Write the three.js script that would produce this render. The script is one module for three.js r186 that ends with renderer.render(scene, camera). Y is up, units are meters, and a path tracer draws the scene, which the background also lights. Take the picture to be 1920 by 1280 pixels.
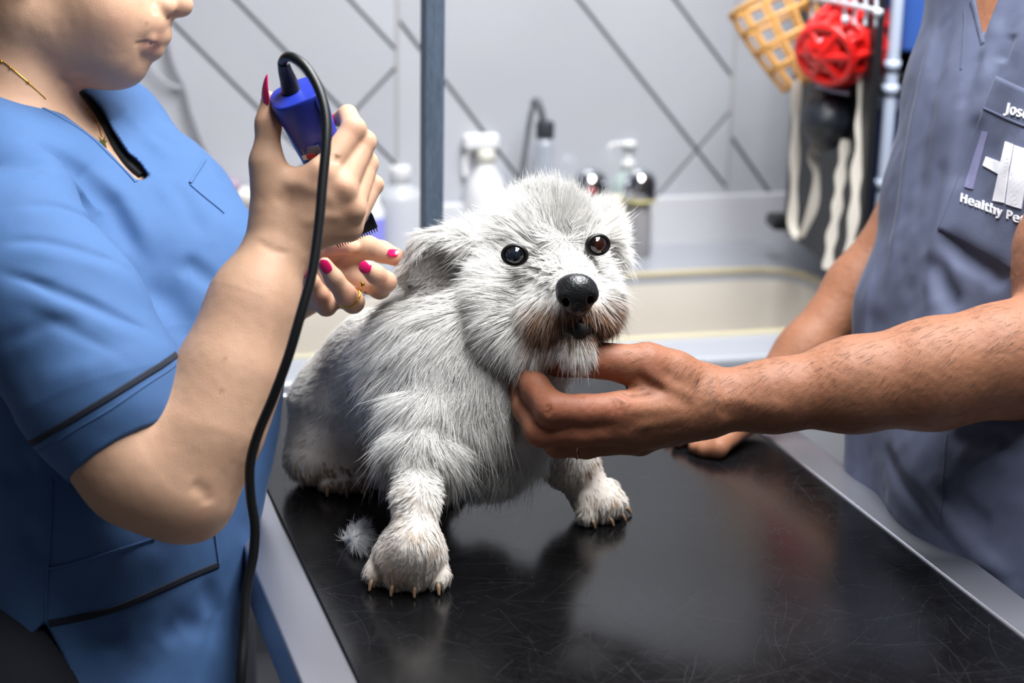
import * as THREE from 'three';
import { mergeGeometries, mergeVertices } from 'three/addons/utils/BufferGeometryUtils.js';
import { RoundedBoxGeometry } from 'three/addons/geometries/RoundedBoxGeometry.js';
import { RectAreaLightUniformsLib } from 'three/addons/lights/RectAreaLightUniformsLib.js';
import { FontLoader } from 'three/addons/loaders/FontLoader.js';
import { TessellateModifier } from 'three/addons/modifiers/TessellateModifier.js';
import { TextGeometry } from 'three/addons/geometries/TextGeometry.js';

// ---------------------------------------------------------------- camera, light, exposure
const V = (x, y, z) => new THREE.Vector3(x, y, z);
const FPX = 3400;                                   // focal length in pixels of the 1920 x 1280 frame
const EYE = V(0, 1.6, 0);
const PITCH = Math.atan(1022 / 3400), ROLL = Math.atan(0.0194);
const FW = V(0, -Math.sin(PITCH), -Math.cos(PITCH));
const UP0 = V(0, Math.cos(PITCH), -Math.sin(PITCH)), RT0 = V(1, 0, 0);
const RT = RT0.clone().multiplyScalar(Math.cos(ROLL)).addScaledVector(UP0, Math.sin(ROLL));
const UPV = UP0.clone().multiplyScalar(Math.cos(ROLL)).addScaledVector(RT0, -Math.sin(ROLL));

const scene = new THREE.Scene();
scene.background = new THREE.Color(0, 0, 0);
const camera = new THREE.PerspectiveCamera(2 * Math.atan(640 / FPX) * 180 / Math.PI, 1.5, 0.05, 30);
camera.position.copy(EYE);
camera.quaternion.setFromRotationMatrix(new THREE.Matrix4().makeBasis(RT, UPV, FW.clone().negate()));
camera.focus = 1.70;
camera.userData.fStop = 3.5;
scene.add(camera);
const renderer = new THREE.WebGLRenderer({ antialias: true });
renderer.toneMapping = THREE.LinearToneMapping;
renderer.toneMappingExposure = 1.85;
renderer.shadowMap.enabled = true;
RectAreaLightUniformsLib.init();

const CEIL = 2.72;
// ceiling panels: [x, z, width, length, light intensity]
const PANELS = [
  [0.22, -1.84, 0.30, 1.20, 19],
  [0.64, -1.84, 0.30, 1.20, 19],
  [0.35, -0.90, 0.60, 0.60, 10.5],
];
const LIGHT_COLOR = new THREE.Color(0.97, 0.985, 1.0);

// ---------------------------------------------------------------- helpers
function rng(seed) { let s = seed >>> 0; return () => { s = (s + 0x6D2B79F5) >>> 0; let t = s; t = Math.imul(t ^ (t >>> 15), t | 1); t ^= t + Math.imul(t ^ (t >>> 7), t | 61); return ((t ^ (t >>> 14)) >>> 0) / 4294967296; }; }
function hash3(i, j, k) { let h = (Math.imul(i, 374761393) + Math.imul(j, 668265263) + Math.imul(k, 1274126177)) | 0; h = Math.imul(h ^ (h >>> 13), 1274126177); h ^= h >>> 16; return (h >>> 0) / 4294967296; }
function noise3(x, y, z) {                            // value noise, -1..1
  const i = Math.floor(x), j = Math.floor(y), k = Math.floor(z); let u = x - i, v = y - j, w = z - k;
  u = u * u * (3 - 2 * u); v = v * v * (3 - 2 * v); w = w * w * (3 - 2 * w);
  const L = (a, b, t) => a + (b - a) * t;
  return 2 * L(L(L(hash3(i, j, k), hash3(i + 1, j, k), u), L(hash3(i, j + 1, k), hash3(i + 1, j + 1, k), u), v),
    L(L(hash3(i, j, k + 1), hash3(i + 1, j, k + 1), u), L(hash3(i, j + 1, k + 1), hash3(i + 1, j + 1, k + 1), u), v), w) - 1;
}
const clamp = (x, a = 0, b = 1) => Math.min(b, Math.max(a, x));
const smooth = (a, b, x) => { const t = clamp((x - a) / (b - a)); return t * t * (3 - 2 * t); };
const rayDir = (px, py) => FW.clone().addScaledVector(RT, (px - 960) / FPX).addScaledVector(UPV, (640 - py) / FPX);
const P = (px, py, d) => EYE.clone().addScaledVector(rayDir(px, py), d);          // a place in the room: picture point and distance
const onY = (px, py, y) => { const r = rayDir(px, py); return EYE.clone().addScaledVector(r, (y - EYE.y) / r.y); };
const onPlane = (px, py, pt, n) => { const r = rayDir(px, py); return EYE.clone().addScaledVector(r, pt.clone().sub(EYE).dot(n) / r.dot(n)); };
const M = (rpx, d) => rpx * d / FPX;                  // pixels to metres at a distance
function project(p) { const q = p.clone().sub(EYE), d = q.dot(FW); return [960 + q.dot(RT) / d * FPX, 640 - q.dot(UPV) / d * FPX, d]; }

const used = {};
function numbered(name) { const n = used[name] ?? 0; used[name] = n + 1; return n ? `${name}_${String(n).padStart(3, '0')}` : name; }
function thing(name, label, category, at = V(0, 0, 0), group) {
  const o = new THREE.Group(); o.name = numbered(name); o.position.copy(at); o.userData = { label, category };
  if (group) o.userData.group = group;
  scene.add(o); return o;
}
function shadows(m) { m.castShadow = true; m.receiveShadow = true; return m; }
function part(name, geo, mat, parent, label) {        // geometry in world coordinates, under a thing or a part of it
  const m = shadows(new THREE.Mesh(geo, mat)); m.name = name;
  let o = parent; const off = V(0, 0, 0); while (o && o !== scene) { off.add(o.position); o = o.parent; }
  if (!geo.userData.moved) { geo.translate(-off.x, -off.y, -off.z); geo.userData.moved = true; }
  if (label) m.userData.label = label;
  parent.add(m); return m;
}
function single(name, geo, mat, label, category, group) {
  const m = shadows(new THREE.Mesh(geo, mat)); m.name = numbered(name); m.userData = { label, category };
  if (group) m.userData.group = group;
  geo.computeBoundingBox(); const b = geo.boundingBox, c = V((b.min.x + b.max.x) / 2, b.min.y, (b.min.z + b.max.z) / 2);
  geo.translate(-c.x, -c.y, -c.z); m.position.copy(c); scene.add(m); return m;
}
function struct(name, geo, mat, parent = scene) {
  const m = shadows(new THREE.Mesh(geo, mat)); m.name = name; if (parent === scene) m.userData.kind = 'structure'; parent.add(m); return m;
}
const std = (o) => new THREE.MeshStandardMaterial(o), phys = (o) => new THREE.MeshPhysicalMaterial(o);
const lin = (r, g, b) => new THREE.Color().setRGB(r, g, b);
const hex = (h) => new THREE.Color(h);
function frame(x, y, z, at) { return new THREE.Matrix4().makeBasis(x, y, z).setPosition(at); }
function tube(pts, r, seg = 60, rad = 10, closed = false) {
  return new THREE.TubeGeometry(new THREE.CatmullRomCurve3(pts, closed, 'centripetal'), seg, r, rad, closed);
}
function capTube(pts, rFn, seg = 60, rad = 12) {      // tube with a radius along it and rounded ends
  const c = new THREE.CatmullRomCurve3(pts, false, 'centripetal'), fr = c.computeFrenetFrames(seg), pos = [], idx = [];
  for (let i = 0; i <= seg; i++) { const p = c.getPointAt(i / seg), r = rFn(i / seg);
    for (let j = 0; j < rad; j++) { const a = j / rad * 2 * Math.PI; const q = p.clone().addScaledVector(fr.normals[i], Math.cos(a) * r).addScaledVector(fr.binormals[i], Math.sin(a) * r); pos.push(q.x, q.y, q.z); } }
  for (let i = 0; i < seg; i++) for (let j = 0; j < rad; j++) { const a = i * rad + j, b = i * rad + (j + 1) % rad; idx.push(a, b, a + rad, b, b + rad, a + rad); }
  for (const e of [0, seg]) { const p = c.getPointAt(e / seg), n = pos.length / 3; pos.push(p.x, p.y, p.z); for (let j = 0; j < rad; j++) { const a = e * rad + j, b = e * rad + (j + 1) % rad; e ? idx.push(a, b, n) : idx.push(b, a, n); } }
  const g = new THREE.BufferGeometry(); g.setAttribute('position', new THREE.Float32BufferAttribute(pos, 3)); g.setAttribute('uv', new THREE.Float32BufferAttribute(new Float32Array(pos.length / 3 * 2), 2)); g.setIndex(idx); g.computeVertexNormals(); return g;
}
function merge(list) { return mergeGeometries(list.map((g) => { g = g.index ? g.toNonIndexed() : g; for (const k of Object.keys(g.attributes)) if (!['position', 'normal', 'uv'].includes(k)) g.deleteAttribute(k); return g; })); }
function dataTex(w, h, fn, srgb = false, repeat = true) {
  const a = new Uint8Array(w * h * 4);
  for (let y = 0; y < h; y++) for (let x = 0; x < w; x++) { const c = fn(x, y), o = (y * w + x) * 4; if (typeof c === 'number') { a[o] = a[o + 1] = a[o + 2] = clamp(c) * 255; } else { a[o] = clamp(c[0]) * 255; a[o + 1] = clamp(c[1]) * 255; a[o + 2] = clamp(c[2]) * 255; } a[o + 3] = 255; }
  const t = new THREE.DataTexture(a, w, h); t.magFilter = THREE.LinearFilter; t.minFilter = THREE.LinearMipmapLinearFilter; t.generateMipmaps = true;
  if (repeat) t.wrapS = t.wrapT = THREE.RepeatWrapping; if (srgb) t.colorSpace = THREE.SRGBColorSpace; t.needsUpdate = true; return t;
}

// ---------------------------------------------------------------- distance fields, meshed with surface nets
class Field {
  constructor() { this.p = []; this.folds = []; this.noise = null; }
  cone(a, ra, b, rb, k = 0.01) { const x = b.x - a.x, y = b.y - a.y, z = b.z - a.z; this.p.push({ t: 0, op: 1, k, ax: a.x, ay: a.y, az: a.z, x, y, z, i: 1 / Math.max(1e-9, x * x + y * y + z * z), ra, dr: rb - ra, lo: [Math.min(a.x - ra, b.x - rb), Math.min(a.y - ra, b.y - rb), Math.min(a.z - ra, b.z - rb)], hi: [Math.max(a.x + ra, b.x + rb), Math.max(a.y + ra, b.y + rb), Math.max(a.z + ra, b.z + rb)] }); return this; }
  ball(c, r, k = 0.01) { return this.cone(c, r, c, r, k); }
  ell(c, r, q = null, k = 0.01) { const m = q ? new THREE.Matrix3().setFromMatrix4(new THREE.Matrix4().makeRotationFromQuaternion(q)).transpose().elements.slice() : null; const R = Math.max(...r); this.p.push({ t: 1, op: 1, k, c, r, m, lo: [c.x - R, c.y - R, c.z - R], hi: [c.x + R, c.y + R, c.z + R] }); return this; }
  fn(f, op = 1, k = 0.01, lo = null, hi = null) { this.p.push({ t: 2, op, k, f, lo, hi }); return this; }
  sub() { this.p[this.p.length - 1].op = -1; return this; }
  chain(js, k = 0.01) { for (let i = 1; i < js.length; i++) this.cone(js[i - 1][0], js[i - 1][1], js[i][0], js[i][1], k); return this; }
  fold(pts, w, amp, taper = 0.25) {
    let L = 0; const s = [0]; for (let i = 1; i < pts.length; i++) { L += pts[i].distanceTo(pts[i - 1]); s.push(L); }
    const b = new THREE.Box3().setFromPoints(pts).expandByScalar(3 * w); this.folds.push({ pts, s, L, w, amp, taper, b }); return this;
  }
  d(q, x, y, z) {
    if (q.t === 0) { const px = x - q.ax, py = y - q.ay, pz = z - q.az; let h = (px * q.x + py * q.y + pz * q.z) * q.i; h = h < 0 ? 0 : h > 1 ? 1 : h; const u = px - q.x * h, v = py - q.y * h, w = pz - q.z * h; return Math.sqrt(u * u + v * v + w * w) - q.ra - q.dr * h; }
    if (q.t === 1) { let u = x - q.c.x, v = y - q.c.y, w = z - q.c.z; if (q.m) { const e = q.m; const a = e[0] * u + e[3] * v + e[6] * w, b = e[1] * u + e[4] * v + e[7] * w, c = e[2] * u + e[5] * v + e[8] * w; u = a; v = b; w = c; }
      const [rx, ry, rz] = q.r; const a = u / rx, b = v / ry, c = w / rz, k0 = Math.sqrt(a * a + b * b + c * c); if (k0 < 1e-6) return -Math.min(rx, ry, rz); const k1 = Math.sqrt((a / rx) ** 2 + (b / ry) ** 2 + (c / rz) ** 2); return k0 * (k0 - 1) / k1; }
    return q.f(x, y, z);
  }
  eval(x, y, z, list = this.p, raw = false) {
    let r = 1e3;
    for (let n = 0; n < list.length; n++) {
      const q = list[n], e = this.d(q, x, y, z);
      if (q.op === 1) { const h = q.k - Math.abs(r - e); r = Math.min(r, e); if (h > 0) r -= h * h / (4 * q.k); }
      else { const m = -e, h = q.k - Math.abs(r - m); r = Math.max(r, m); if (h > 0) r += h * h / (4 * q.k); }
    }
    if (raw || r > 0.03 || r < -0.03) return r;
    for (const f of this.folds) {
      const b = f.b; if (x < b.min.x || y < b.min.y || z < b.min.z || x > b.max.x || y > b.max.y || z > b.max.z) continue;
      let best = 1e9, at = 0;
      for (let i = 1; i < f.pts.length; i++) { const a = f.pts[i - 1], c = f.pts[i]; const X = c.x - a.x, Y = c.y - a.y, Z = c.z - a.z, px = x - a.x, py = y - a.y, pz = z - a.z; const LL = X * X + Y * Y + Z * Z; let h = (px * X + py * Y + pz * Z) / LL; h = h < 0 ? 0 : h > 1 ? 1 : h; const u = px - X * h, v = py - Y * h, w = pz - Z * h, D = u * u + v * v + w * w; if (D < best) { best = D; at = f.s[i - 1] + h * Math.sqrt(LL); } }
      const t = at / f.L, e = f.taper > 0 ? Math.min(1, Math.min(t, 1 - t) / f.taper + 0.02) : 1; const g = best / (f.w * f.w); if (g < 9) r -= f.amp * Math.exp(-g) * e * e * (3 - 2 * e);
    }
    if (this.noise) r -= this.noise(x, y, z);
    return r;
  }
  grad(x, y, z, e = 0.001, list = this.p) { const g = V(this.eval(x + e, y, z, list) - this.eval(x - e, y, z, list), this.eval(x, y + e, z, list) - this.eval(x, y - e, z, list), this.eval(x, y, z + e, list) - this.eval(x, y, z - e, list)); return g.normalize(); }
  hit(px, py, d0 = 1.2, d1 = 3) {                       // first point of the surface along a line of sight
    const r = rayDir(px, py), L = r.length(); let d = d0;
    for (let i = 0; i < 200 && d < d1; i++) { const x = EYE.x + r.x * d, y = EYE.y + r.y * d, z = EYE.z + r.z * d, e = this.eval(x, y, z); if (e < 2e-5) return V(x, y, z); d += Math.max(e * 0.7, 2e-5) / L; }
    return null;
  }
  onto(p, n = 4) { const q = p.clone(); for (let i = 0; i < n; i++) { const e = this.eval(q.x, q.y, q.z); q.addScaledVector(this.grad(q.x, q.y, q.z), -e * 0.9); } return q; }
  mesh(cell, opt = {}) {
    const lo = [1e9, 1e9, 1e9], hi = [-1e9, -1e9, -1e9];
    for (const q of this.p) if (q.op === 1 && q.lo) for (let a = 0; a < 3; a++) { lo[a] = Math.min(lo[a], q.lo[a]); hi[a] = Math.max(hi[a], q.hi[a]); }
    if (opt.lo) for (let a = 0; a < 3; a++) { lo[a] = Math.max(lo[a], opt.lo[a]); hi[a] = Math.min(hi[a], opt.hi[a]); }
    const pad = opt.pad ?? 0.02, B = 8;
    const nb = [0, 1, 2].map((a) => Math.ceil((hi[a] - lo[a] + 2 * pad) / (cell * B))), N = nb.map((n) => n * B + 1);
    const o = lo.map((l) => l - pad), G = new Float32Array(N[0] * N[1] * N[2]).fill(1), done = new Uint8Array(N[0] * N[1] * N[2]), lists = {};
    const R = cell * B * 0.87, kmax = Math.max(...this.p.map((q) => q.k));
    const SX = 1, SY = N[0], SZ = N[0] * N[1];
    for (let bz = 0; bz < nb[2]; bz++) for (let by = 0; by < nb[1]; by++) for (let bx = 0; bx < nb[0]; bx++) {
      const cx = o[0] + (bx + 0.5) * B * cell, cy = o[1] + (by + 0.5) * B * cell, cz = o[2] + (bz + 0.5) * B * cell;
      const e = this.eval(cx, cy, cz, this.p, true);
      if (Math.abs(e) > R * 1.5 + 0.012) { if (e < 0) for (let z = 0; z <= B; z++) for (let y = 0; y <= B; y++) for (let x = 0; x <= B; x++) { const g = bx * B + x + (by * B + y) * SY + (bz * B + z) * SZ; if (!done[g]) G[g] = -1; } continue; }
      const ds = this.p.map((q) => this.d(q, cx, cy, cz)); let m = 1e9; this.p.forEach((q, i) => { if (q.op === 1) m = Math.min(m, ds[i]); });
      const list = this.p.filter((q, i) => q.op === 1 ? ds[i] < m + 2.4 * R + 2 * kmax : ds[i] < 2 * R + q.k + 0.01);
      lists[bx + ',' + by + ',' + bz] = list;
      for (let z = 0; z <= B; z++) for (let y = 0; y <= B; y++) for (let x = 0; x <= B; x++) { const g = bx * B + x + (by * B + y) * SY + (bz * B + z) * SZ; if (done[g]) continue; done[g] = 1; G[g] = this.eval(o[0] + (bx * B + x) * cell, o[1] + (by * B + y) * cell, o[2] + (bz * B + z) * cell, list); }
    }
    const id = new Int32Array(N[0] * N[1] * N[2]).fill(-1), pos = [], nor = [], idx = [], ls = [];
    for (const key of Object.keys(lists)) {
      const [bx, by, bz] = key.split(',').map(Number);
      for (let z = bz * B; z < bz * B + B; z++) for (let y = by * B; y < by * B + B; y++) for (let x = bx * B; x < bx * B + B; x++) {
        const g = x + y * SY + z * SZ; let mask = 0, sx = 0, sy = 0, sz = 0, c = 0;
        const v = [G[g], G[g + 1], G[g + SY], G[g + SY + 1], G[g + SZ], G[g + SZ + 1], G[g + SZ + SY], G[g + SZ + SY + 1]];
        for (let i = 0; i < 8; i++) if (v[i] < 0) mask |= 1 << i;
        if (mask === 0 || mask === 255) continue;
        for (let i = 0; i < 8; i++) for (let a = 0; a < 3; a++) if (!(i >> a & 1)) { const j = i | 1 << a; if ((v[i] < 0) !== (v[j] < 0)) { const t = v[i] / (v[i] - v[j]); sx += (i & 1) + (a === 0 ? t : 0); sy += (i >> 1 & 1) + (a === 1 ? t : 0); sz += (i >> 2 & 1) + (a === 2 ? t : 0); c++; } }
        id[g] = pos.length / 3; pos.push(o[0] + (x + sx / c) * cell, o[1] + (y + sy / c) * cell, o[2] + (z + sz / c) * cell); ls.push(lists[key]);
      }
    }
    for (const key of Object.keys(lists)) {
      const [bx, by, bz] = key.split(',').map(Number);
      for (let z = Math.max(1, bz * B); z < bz * B + B; z++) for (let y = Math.max(1, by * B); y < by * B + B; y++) for (let x = Math.max(1, bx * B); x < bx * B + B; x++) {
        const g = x + y * SY + z * SZ, a = G[g] < 0;
        const quad = (p, q, r, s, flip) => { if (p < 0 || q < 0 || r < 0 || s < 0) return; flip ? idx.push(p, q, r, p, r, s) : idx.push(p, r, q, p, s, r); };
        if (a !== G[g + SX] < 0) quad(id[g - SY - SZ], id[g - SZ], id[g], id[g - SY], a);
        if (a !== G[g + SY] < 0) quad(id[g - SX - SZ], id[g - SX], id[g], id[g - SZ], a);
        if (a !== G[g + SZ] < 0) quad(id[g - SX - SY], id[g - SY], id[g], id[g - SX], a);
      }
    }
    const n = pos.length / 3, uv = new Float32Array(n * 2), col = opt.color ? new Float32Array(n * 3) : null, U = opt.u ?? V(1, 0, 0.35), W = opt.v ?? V(0, 1, 0.35), S = opt.uvScale ?? 10, tmp = new THREE.Color();
    for (let i = 0; i < n; i++) {
      const x = pos[3 * i], y = pos[3 * i + 1], z = pos[3 * i + 2], g = this.grad(x, y, z, cell * 0.5, ls[i]); nor.push(g.x, g.y, g.z);
      uv[2 * i] = (x * U.x + y * U.y + z * U.z) * S; uv[2 * i + 1] = (x * W.x + y * W.y + z * W.z) * S;
      if (col) { opt.color(x, y, z, tmp, g); col[3 * i] = tmp.r; col[3 * i + 1] = tmp.g; col[3 * i + 2] = tmp.b; }
    }
    const geo = new THREE.BufferGeometry(); geo.setAttribute('position', new THREE.Float32BufferAttribute(pos, 3)); geo.setAttribute('normal', new THREE.Float32BufferAttribute(nor, 3)); geo.setAttribute('uv', new THREE.Float32BufferAttribute(uv, 2));
    if (col) geo.setAttribute('color', new THREE.Float32BufferAttribute(col, 3)); geo.setIndex(idx); return geo;
  }
}
// a band laid on a field's surface along a line through picture points
function band(field, pts, width, lift = 0.0006, thick = 0.0012, step = 40, across = 4) {
  const P3 = pts.map(([x, y]) => { const h = field.hit(x, y); if (!h) console.log('band misses', x, y); return h; }).filter(Boolean); if (P3.length < 2) return null;
  const c = new THREE.CatmullRomCurve3(P3, false, 'centripetal'), pos = [], idx = [], rows = across + 3;
  for (let i = 0; i <= step; i++) {
    const p = field.onto(c.getPointAt(i / step)), t = c.getTangentAt(i / step), n = field.grad(p.x, p.y, p.z), s = V().crossVectors(n, t).normalize();
    for (let j = -1; j <= across + 1; j++) {
      const o = (clamp(j, 0, across) / across - 0.5) * width, q = field.onto(p.clone().addScaledVector(s, o), 3), m = field.grad(q.x, q.y, q.z); q.addScaledVector(m, j < 0 || j > across ? lift - thick : lift); pos.push(q.x, q.y, q.z);
    }
  }
  for (let i = 0; i < step; i++) for (let j = 0; j < rows - 1; j++) { const a = i * rows + j; idx.push(a, a + rows, a + 1, a + 1, a + rows, a + rows + 1); }
  const g = new THREE.BufferGeometry(); g.setAttribute('position', new THREE.Float32BufferAttribute(pos, 3)); const uv = new Float32Array(pos.length / 3 * 2); for (let i = 0; i < uv.length / 2; i++) { uv[2 * i] = pos[3 * i] * 10; uv[2 * i + 1] = pos[3 * i + 1] * 10; } g.setAttribute('uv', new THREE.BufferAttribute(uv, 2)); g.setIndex(idx); g.computeVertexNormals(); return g;
}
// a flat patch (list of picture points, each row across) lifted off a field's surface
function sheetOn(field, geo2d, toPx, lift, thick) {    // geo2d: flat or extruded geometry, x,y free, z 0..1
  const g = geo2d.clone(), p = g.attributes.position;
  for (let i = 0; i < p.count; i++) { const [a, b] = toPx(p.getX(i), p.getY(i)); const h = field.hit(a, b); if (!h) { console.log('sheet misses', a, b); continue; } const n = field.grad(h.x, h.y, h.z); h.addScaledVector(n, lift - thick * (1 - p.getZ(i))); p.setXYZ(i, h.x, h.y, h.z); }
  g.computeVertexNormals(); return g;
}

// ---------------------------------------------------------------- room shell (frame of the back wall: s along it, y up, t out of it)
const WA = 14 * Math.PI / 180, WU = V(Math.cos(WA), 0, -Math.sin(WA)), WN = V(Math.sin(WA), 0, Math.cos(WA)), W0 = V(0.4, 0, -3.08);
const ROOM = frame(WU, V(0, 1, 0), WN, W0);
const W = (s, y, t) => V(s, y, t).applyMatrix4(ROOM);
const inRoom = (g) => { g.applyMatrix4(ROOM); return g; };
const rbox = (s0, s1, y0, y1, t0, t1) => { const g = new THREE.BoxGeometry(s1 - s0, y1 - y0, t1 - t0); g.translate((s0 + s1) / 2, (y0 + y1) / 2, (t0 + t1) / 2); return inRoom(g); };
const rround = (s0, s1, y0, y1, t0, t1, r = 0.006, seg = 3) => { const g = new RoundedBoxGeometry(s1 - s0, y1 - y0, t1 - t0, seg, r); g.translate((s0 + s1) / 2, (y0 + y1) / 2, (t0 + t1) / 2); return inRoom(g); };
const S0 = -2.7, S1 = 1.45, T1 = 4.7, TH = 0.12;
const M_plaster = std({ color: hex('#5f6065'), roughness: 0.9 });
const M_grout = std({ color: hex('#6d6e75'), roughness: 0.9 });
const floorTex = dataTex(256, 256, (x, y) => { const n = 0.4 + 0.1 * noise3(x * 0.09, y * 0.09, 1) + 0.1 * noise3(x * 0.35, y * 0.35, 4); return [n * 1.12, n * 1.12, n * 1.16]; }, true);
floorTex.repeat.set(6, 6);
struct('floor', rbox(S0 - TH, S1 + TH, -0.1, 0, -TH, T1 + TH), std({ map: floorTex, roughness: 0.45 }));
struct('ceiling', rbox(S0 - TH, S1 + TH, CEIL, CEIL + 0.1, -TH, T1 + TH), std({ color: hex('#c4c4c4'), roughness: 0.95 }));
const wallBack = struct('wall_back', rbox(S0 - TH, S1 + TH, 0, CEIL, -TH, -0.008), M_grout);
struct('wall_left', rbox(S0 - TH, S0, 0, CEIL, -TH, T1 + TH), M_plaster);
struct('wall_right', rbox(S1, S1 + TH, 0, CEIL, -TH, T1 + TH), M_plaster);
struct('wall_rear', rbox(S0, S1, 0, CEIL, T1, T1 + TH), M_plaster);

// large glazed tiles of the back wall, cut on the diagonal
{
  const tone = (v) => dataTex(64, 64, (x, y) => { const n = v + 0.012 * noise3(x * 0.12, y * 0.12, v * 40); return [n * 0.985, n * 0.995, n * 1.03]; }, true);
  const mats = [0.735, 0.75, 0.725].map((v) => phys({ map: tone(v), roughness: 0.28, clearcoat: 0.4, clearcoatRoughness: 0.2 }));
  const split = (polys, [x0, y0, x1, y1]) => { const out = []; for (const p of polys) { const a = [], b = []; const f = (q) => (x1 - x0) * (q[1] - y0) - (y1 - y0) * (q[0] - x0);
    for (let i = 0; i < p.length; i++) { const q = p[i], r = p[(i + 1) % p.length], fq = f(q), fr = f(r); (fq >= 0 ? a : b).push(q); if ((fq >= 0) !== (fr >= 0)) { const t = fq / (fq - fr), m = [q[0] + (r[0] - q[0]) * t, q[1] + (r[1] - q[1]) * t]; a.push(m); b.push(m); } }
    if (a.length > 2) out.push(a); if (b.length > 2) out.push(b); } return out; };
  const inset = (p, g) => { let c = [0, 0]; p.forEach((q) => { c[0] += q[0] / p.length; c[1] += q[1] / p.length; }); const n = p.length, L = p.map((q, i) => { const r = p[(i + 1) % n], dx = r[0] - q[0], dy = r[1] - q[1], l = Math.hypot(dx, dy) || 1e-9; let nx = -dy / l, ny = dx / l; if (nx * (c[0] - q[0]) + ny * (c[1] - q[1]) < 0) { nx = -nx; ny = -ny; } return [nx, ny, nx * q[0] + ny * q[1] + g]; });
    return p.map((q, i) => { const a = L[(i + n - 1) % n], b = L[i], D = a[0] * b[1] - a[1] * b[0]; return Math.abs(D) < 1e-6 ? [q[0] + a[0] * g, q[1] + a[1] * g] : [(a[2] * b[1] - a[1] * b[2]) / D, (a[0] * b[2] - a[2] * b[0]) / D]; }); };
  const panels = [];                                      // [s0, s1, cutting lines]; the module of 0.577 m repeats along the wall
  const rightLines = (o) => [[-0.606 + o, 1.246, -0.409 + o, 0.992], [-0.311 + o, 1.282, -0.037 + o, 0.961], [-0.036 + o, 1.092, -0.154 + o, 0.957], [-0.606 + o, 1.83, -0.035 + o, 1.15]];
  const leftLines = (o) => [[-0.869 + o, 1.286, -0.625 + o, 1.028], [-0.953 + o, 1.236, -0.846 + o, 1.123], [-0.689 + o, 1.285, -0.622 + o, 1.213], [-0.616 + o, 1.174, -0.678 + o, 1.11], [-1.18 + o, 1.9, -0.62 + o, 1.35]];
  panels.push([-0.612, -0.035, rightLines(0)], [-0.035, 0.542, [[-0.013, 1.022, 0.031, 0.965], ...rightLines(0.577).slice(1)]], [-1.189, -0.612, leftLines(0)], [-1.766, -1.189, leftLines(-0.577)], [-2.343, -1.766, rightLines(-1.731)], [S0, -2.343, []], [0.542, 1.119, rightLines(1.154)], [1.119, S1, []]);
  let n = 0;
  for (const [s0, s1, lines] of panels) for (const [y0, y1] of [[0, 0.7], [0.7, 2.1], [2.1, CEIL]]) {
    let polys = [[[s0, y0], [s1, y0], [s1, y1], [s0, y1]]]; if (y0 === 0.7) for (const l of lines) polys = split(polys, l);
    for (const p of polys) {
      const area = Math.abs(p.reduce((a, q, i) => { const r = p[(i + 1) % p.length]; return a + q[0] * r[1] - r[0] * q[1]; }, 0)) / 2; if (area < 0.0012) continue;
      const q = inset(p, 0.0026), sh = new THREE.Shape(q.map(([x, y]) => new THREE.Vector2(x, y)));
      const g = new THREE.ExtrudeGeometry(sh, { depth: 0.006, bevelEnabled: true, bevelThickness: 0.0015, bevelSize: 0.0012, bevelOffset: -0.0012, bevelSegments: 1 }); g.translate(0, 0, -0.0075); inRoom(g);
      struct('tile', g, mats[n++ % 3], wallBack);
    }
  }
  for (const s of [-0.612, -0.035]) { const g = new RoundedBoxGeometry(0.007, CEIL, 0.009, 2, 0.002); g.translate(s, CEIL / 2, -0.003); const m = struct(`trim_${s < -0.5 ? 1 : 2}`, inRoom(g), std({ color: hex('#a9a8aa'), roughness: 0.6 })); m.userData.label = 'thin grey joint strip between the wall tiles'; }
}

// ceiling panels with their lights
PANELS.forEach(([x, z, w, l, power], i) => {
  const t = thing('ceiling_light', ['long white ceiling panel light above the sink, nearer the tile centre', 'long white ceiling panel light above the sink, nearer the shelving', 'square white ceiling panel light in front of the table'][i], 'light', V(x, CEIL - 0.05, z));
  const fr = new THREE.Shape([[-1, -1], [1, -1], [1, 1], [-1, 1]].map(([a, b]) => new THREE.Vector2(a * (w / 2 + 0.02), b * (l / 2 + 0.02))));
  fr.holes.push(new THREE.Path([[-1, -1], [-1, 1], [1, 1], [1, -1]].map(([a, b]) => new THREE.Vector2(a * w / 2, b * l / 2))));
  const fg = new THREE.ExtrudeGeometry(fr, { depth: 0.045, bevelEnabled: false }); fg.rotateX(-Math.PI / 2); fg.translate(x, CEIL - 0.05, z);
  part('frame', fg, std({ color: hex('#e8e8e8'), roughness: 0.5 }), t);
  const dg = new THREE.BoxGeometry(w, 0.02, l); dg.translate(x, CEIL - 0.015, z);
  part('diffuser', dg, std({ color: hex('#ffffff'), emissive: LIGHT_COLOR, emissiveIntensity: 2.0, roughness: 0.8 }), t);
  const r = new THREE.RectAreaLight(LIGHT_COLOR, power, w - 0.02, l - 0.02); r.position.set(0, 0.02, 0); r.lookAt(V(x, 0, z)); r.rotation.set(-Math.PI / 2, 0, 0); r.name = 'ceiling_light_glow'; t.add(r);
});

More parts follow.
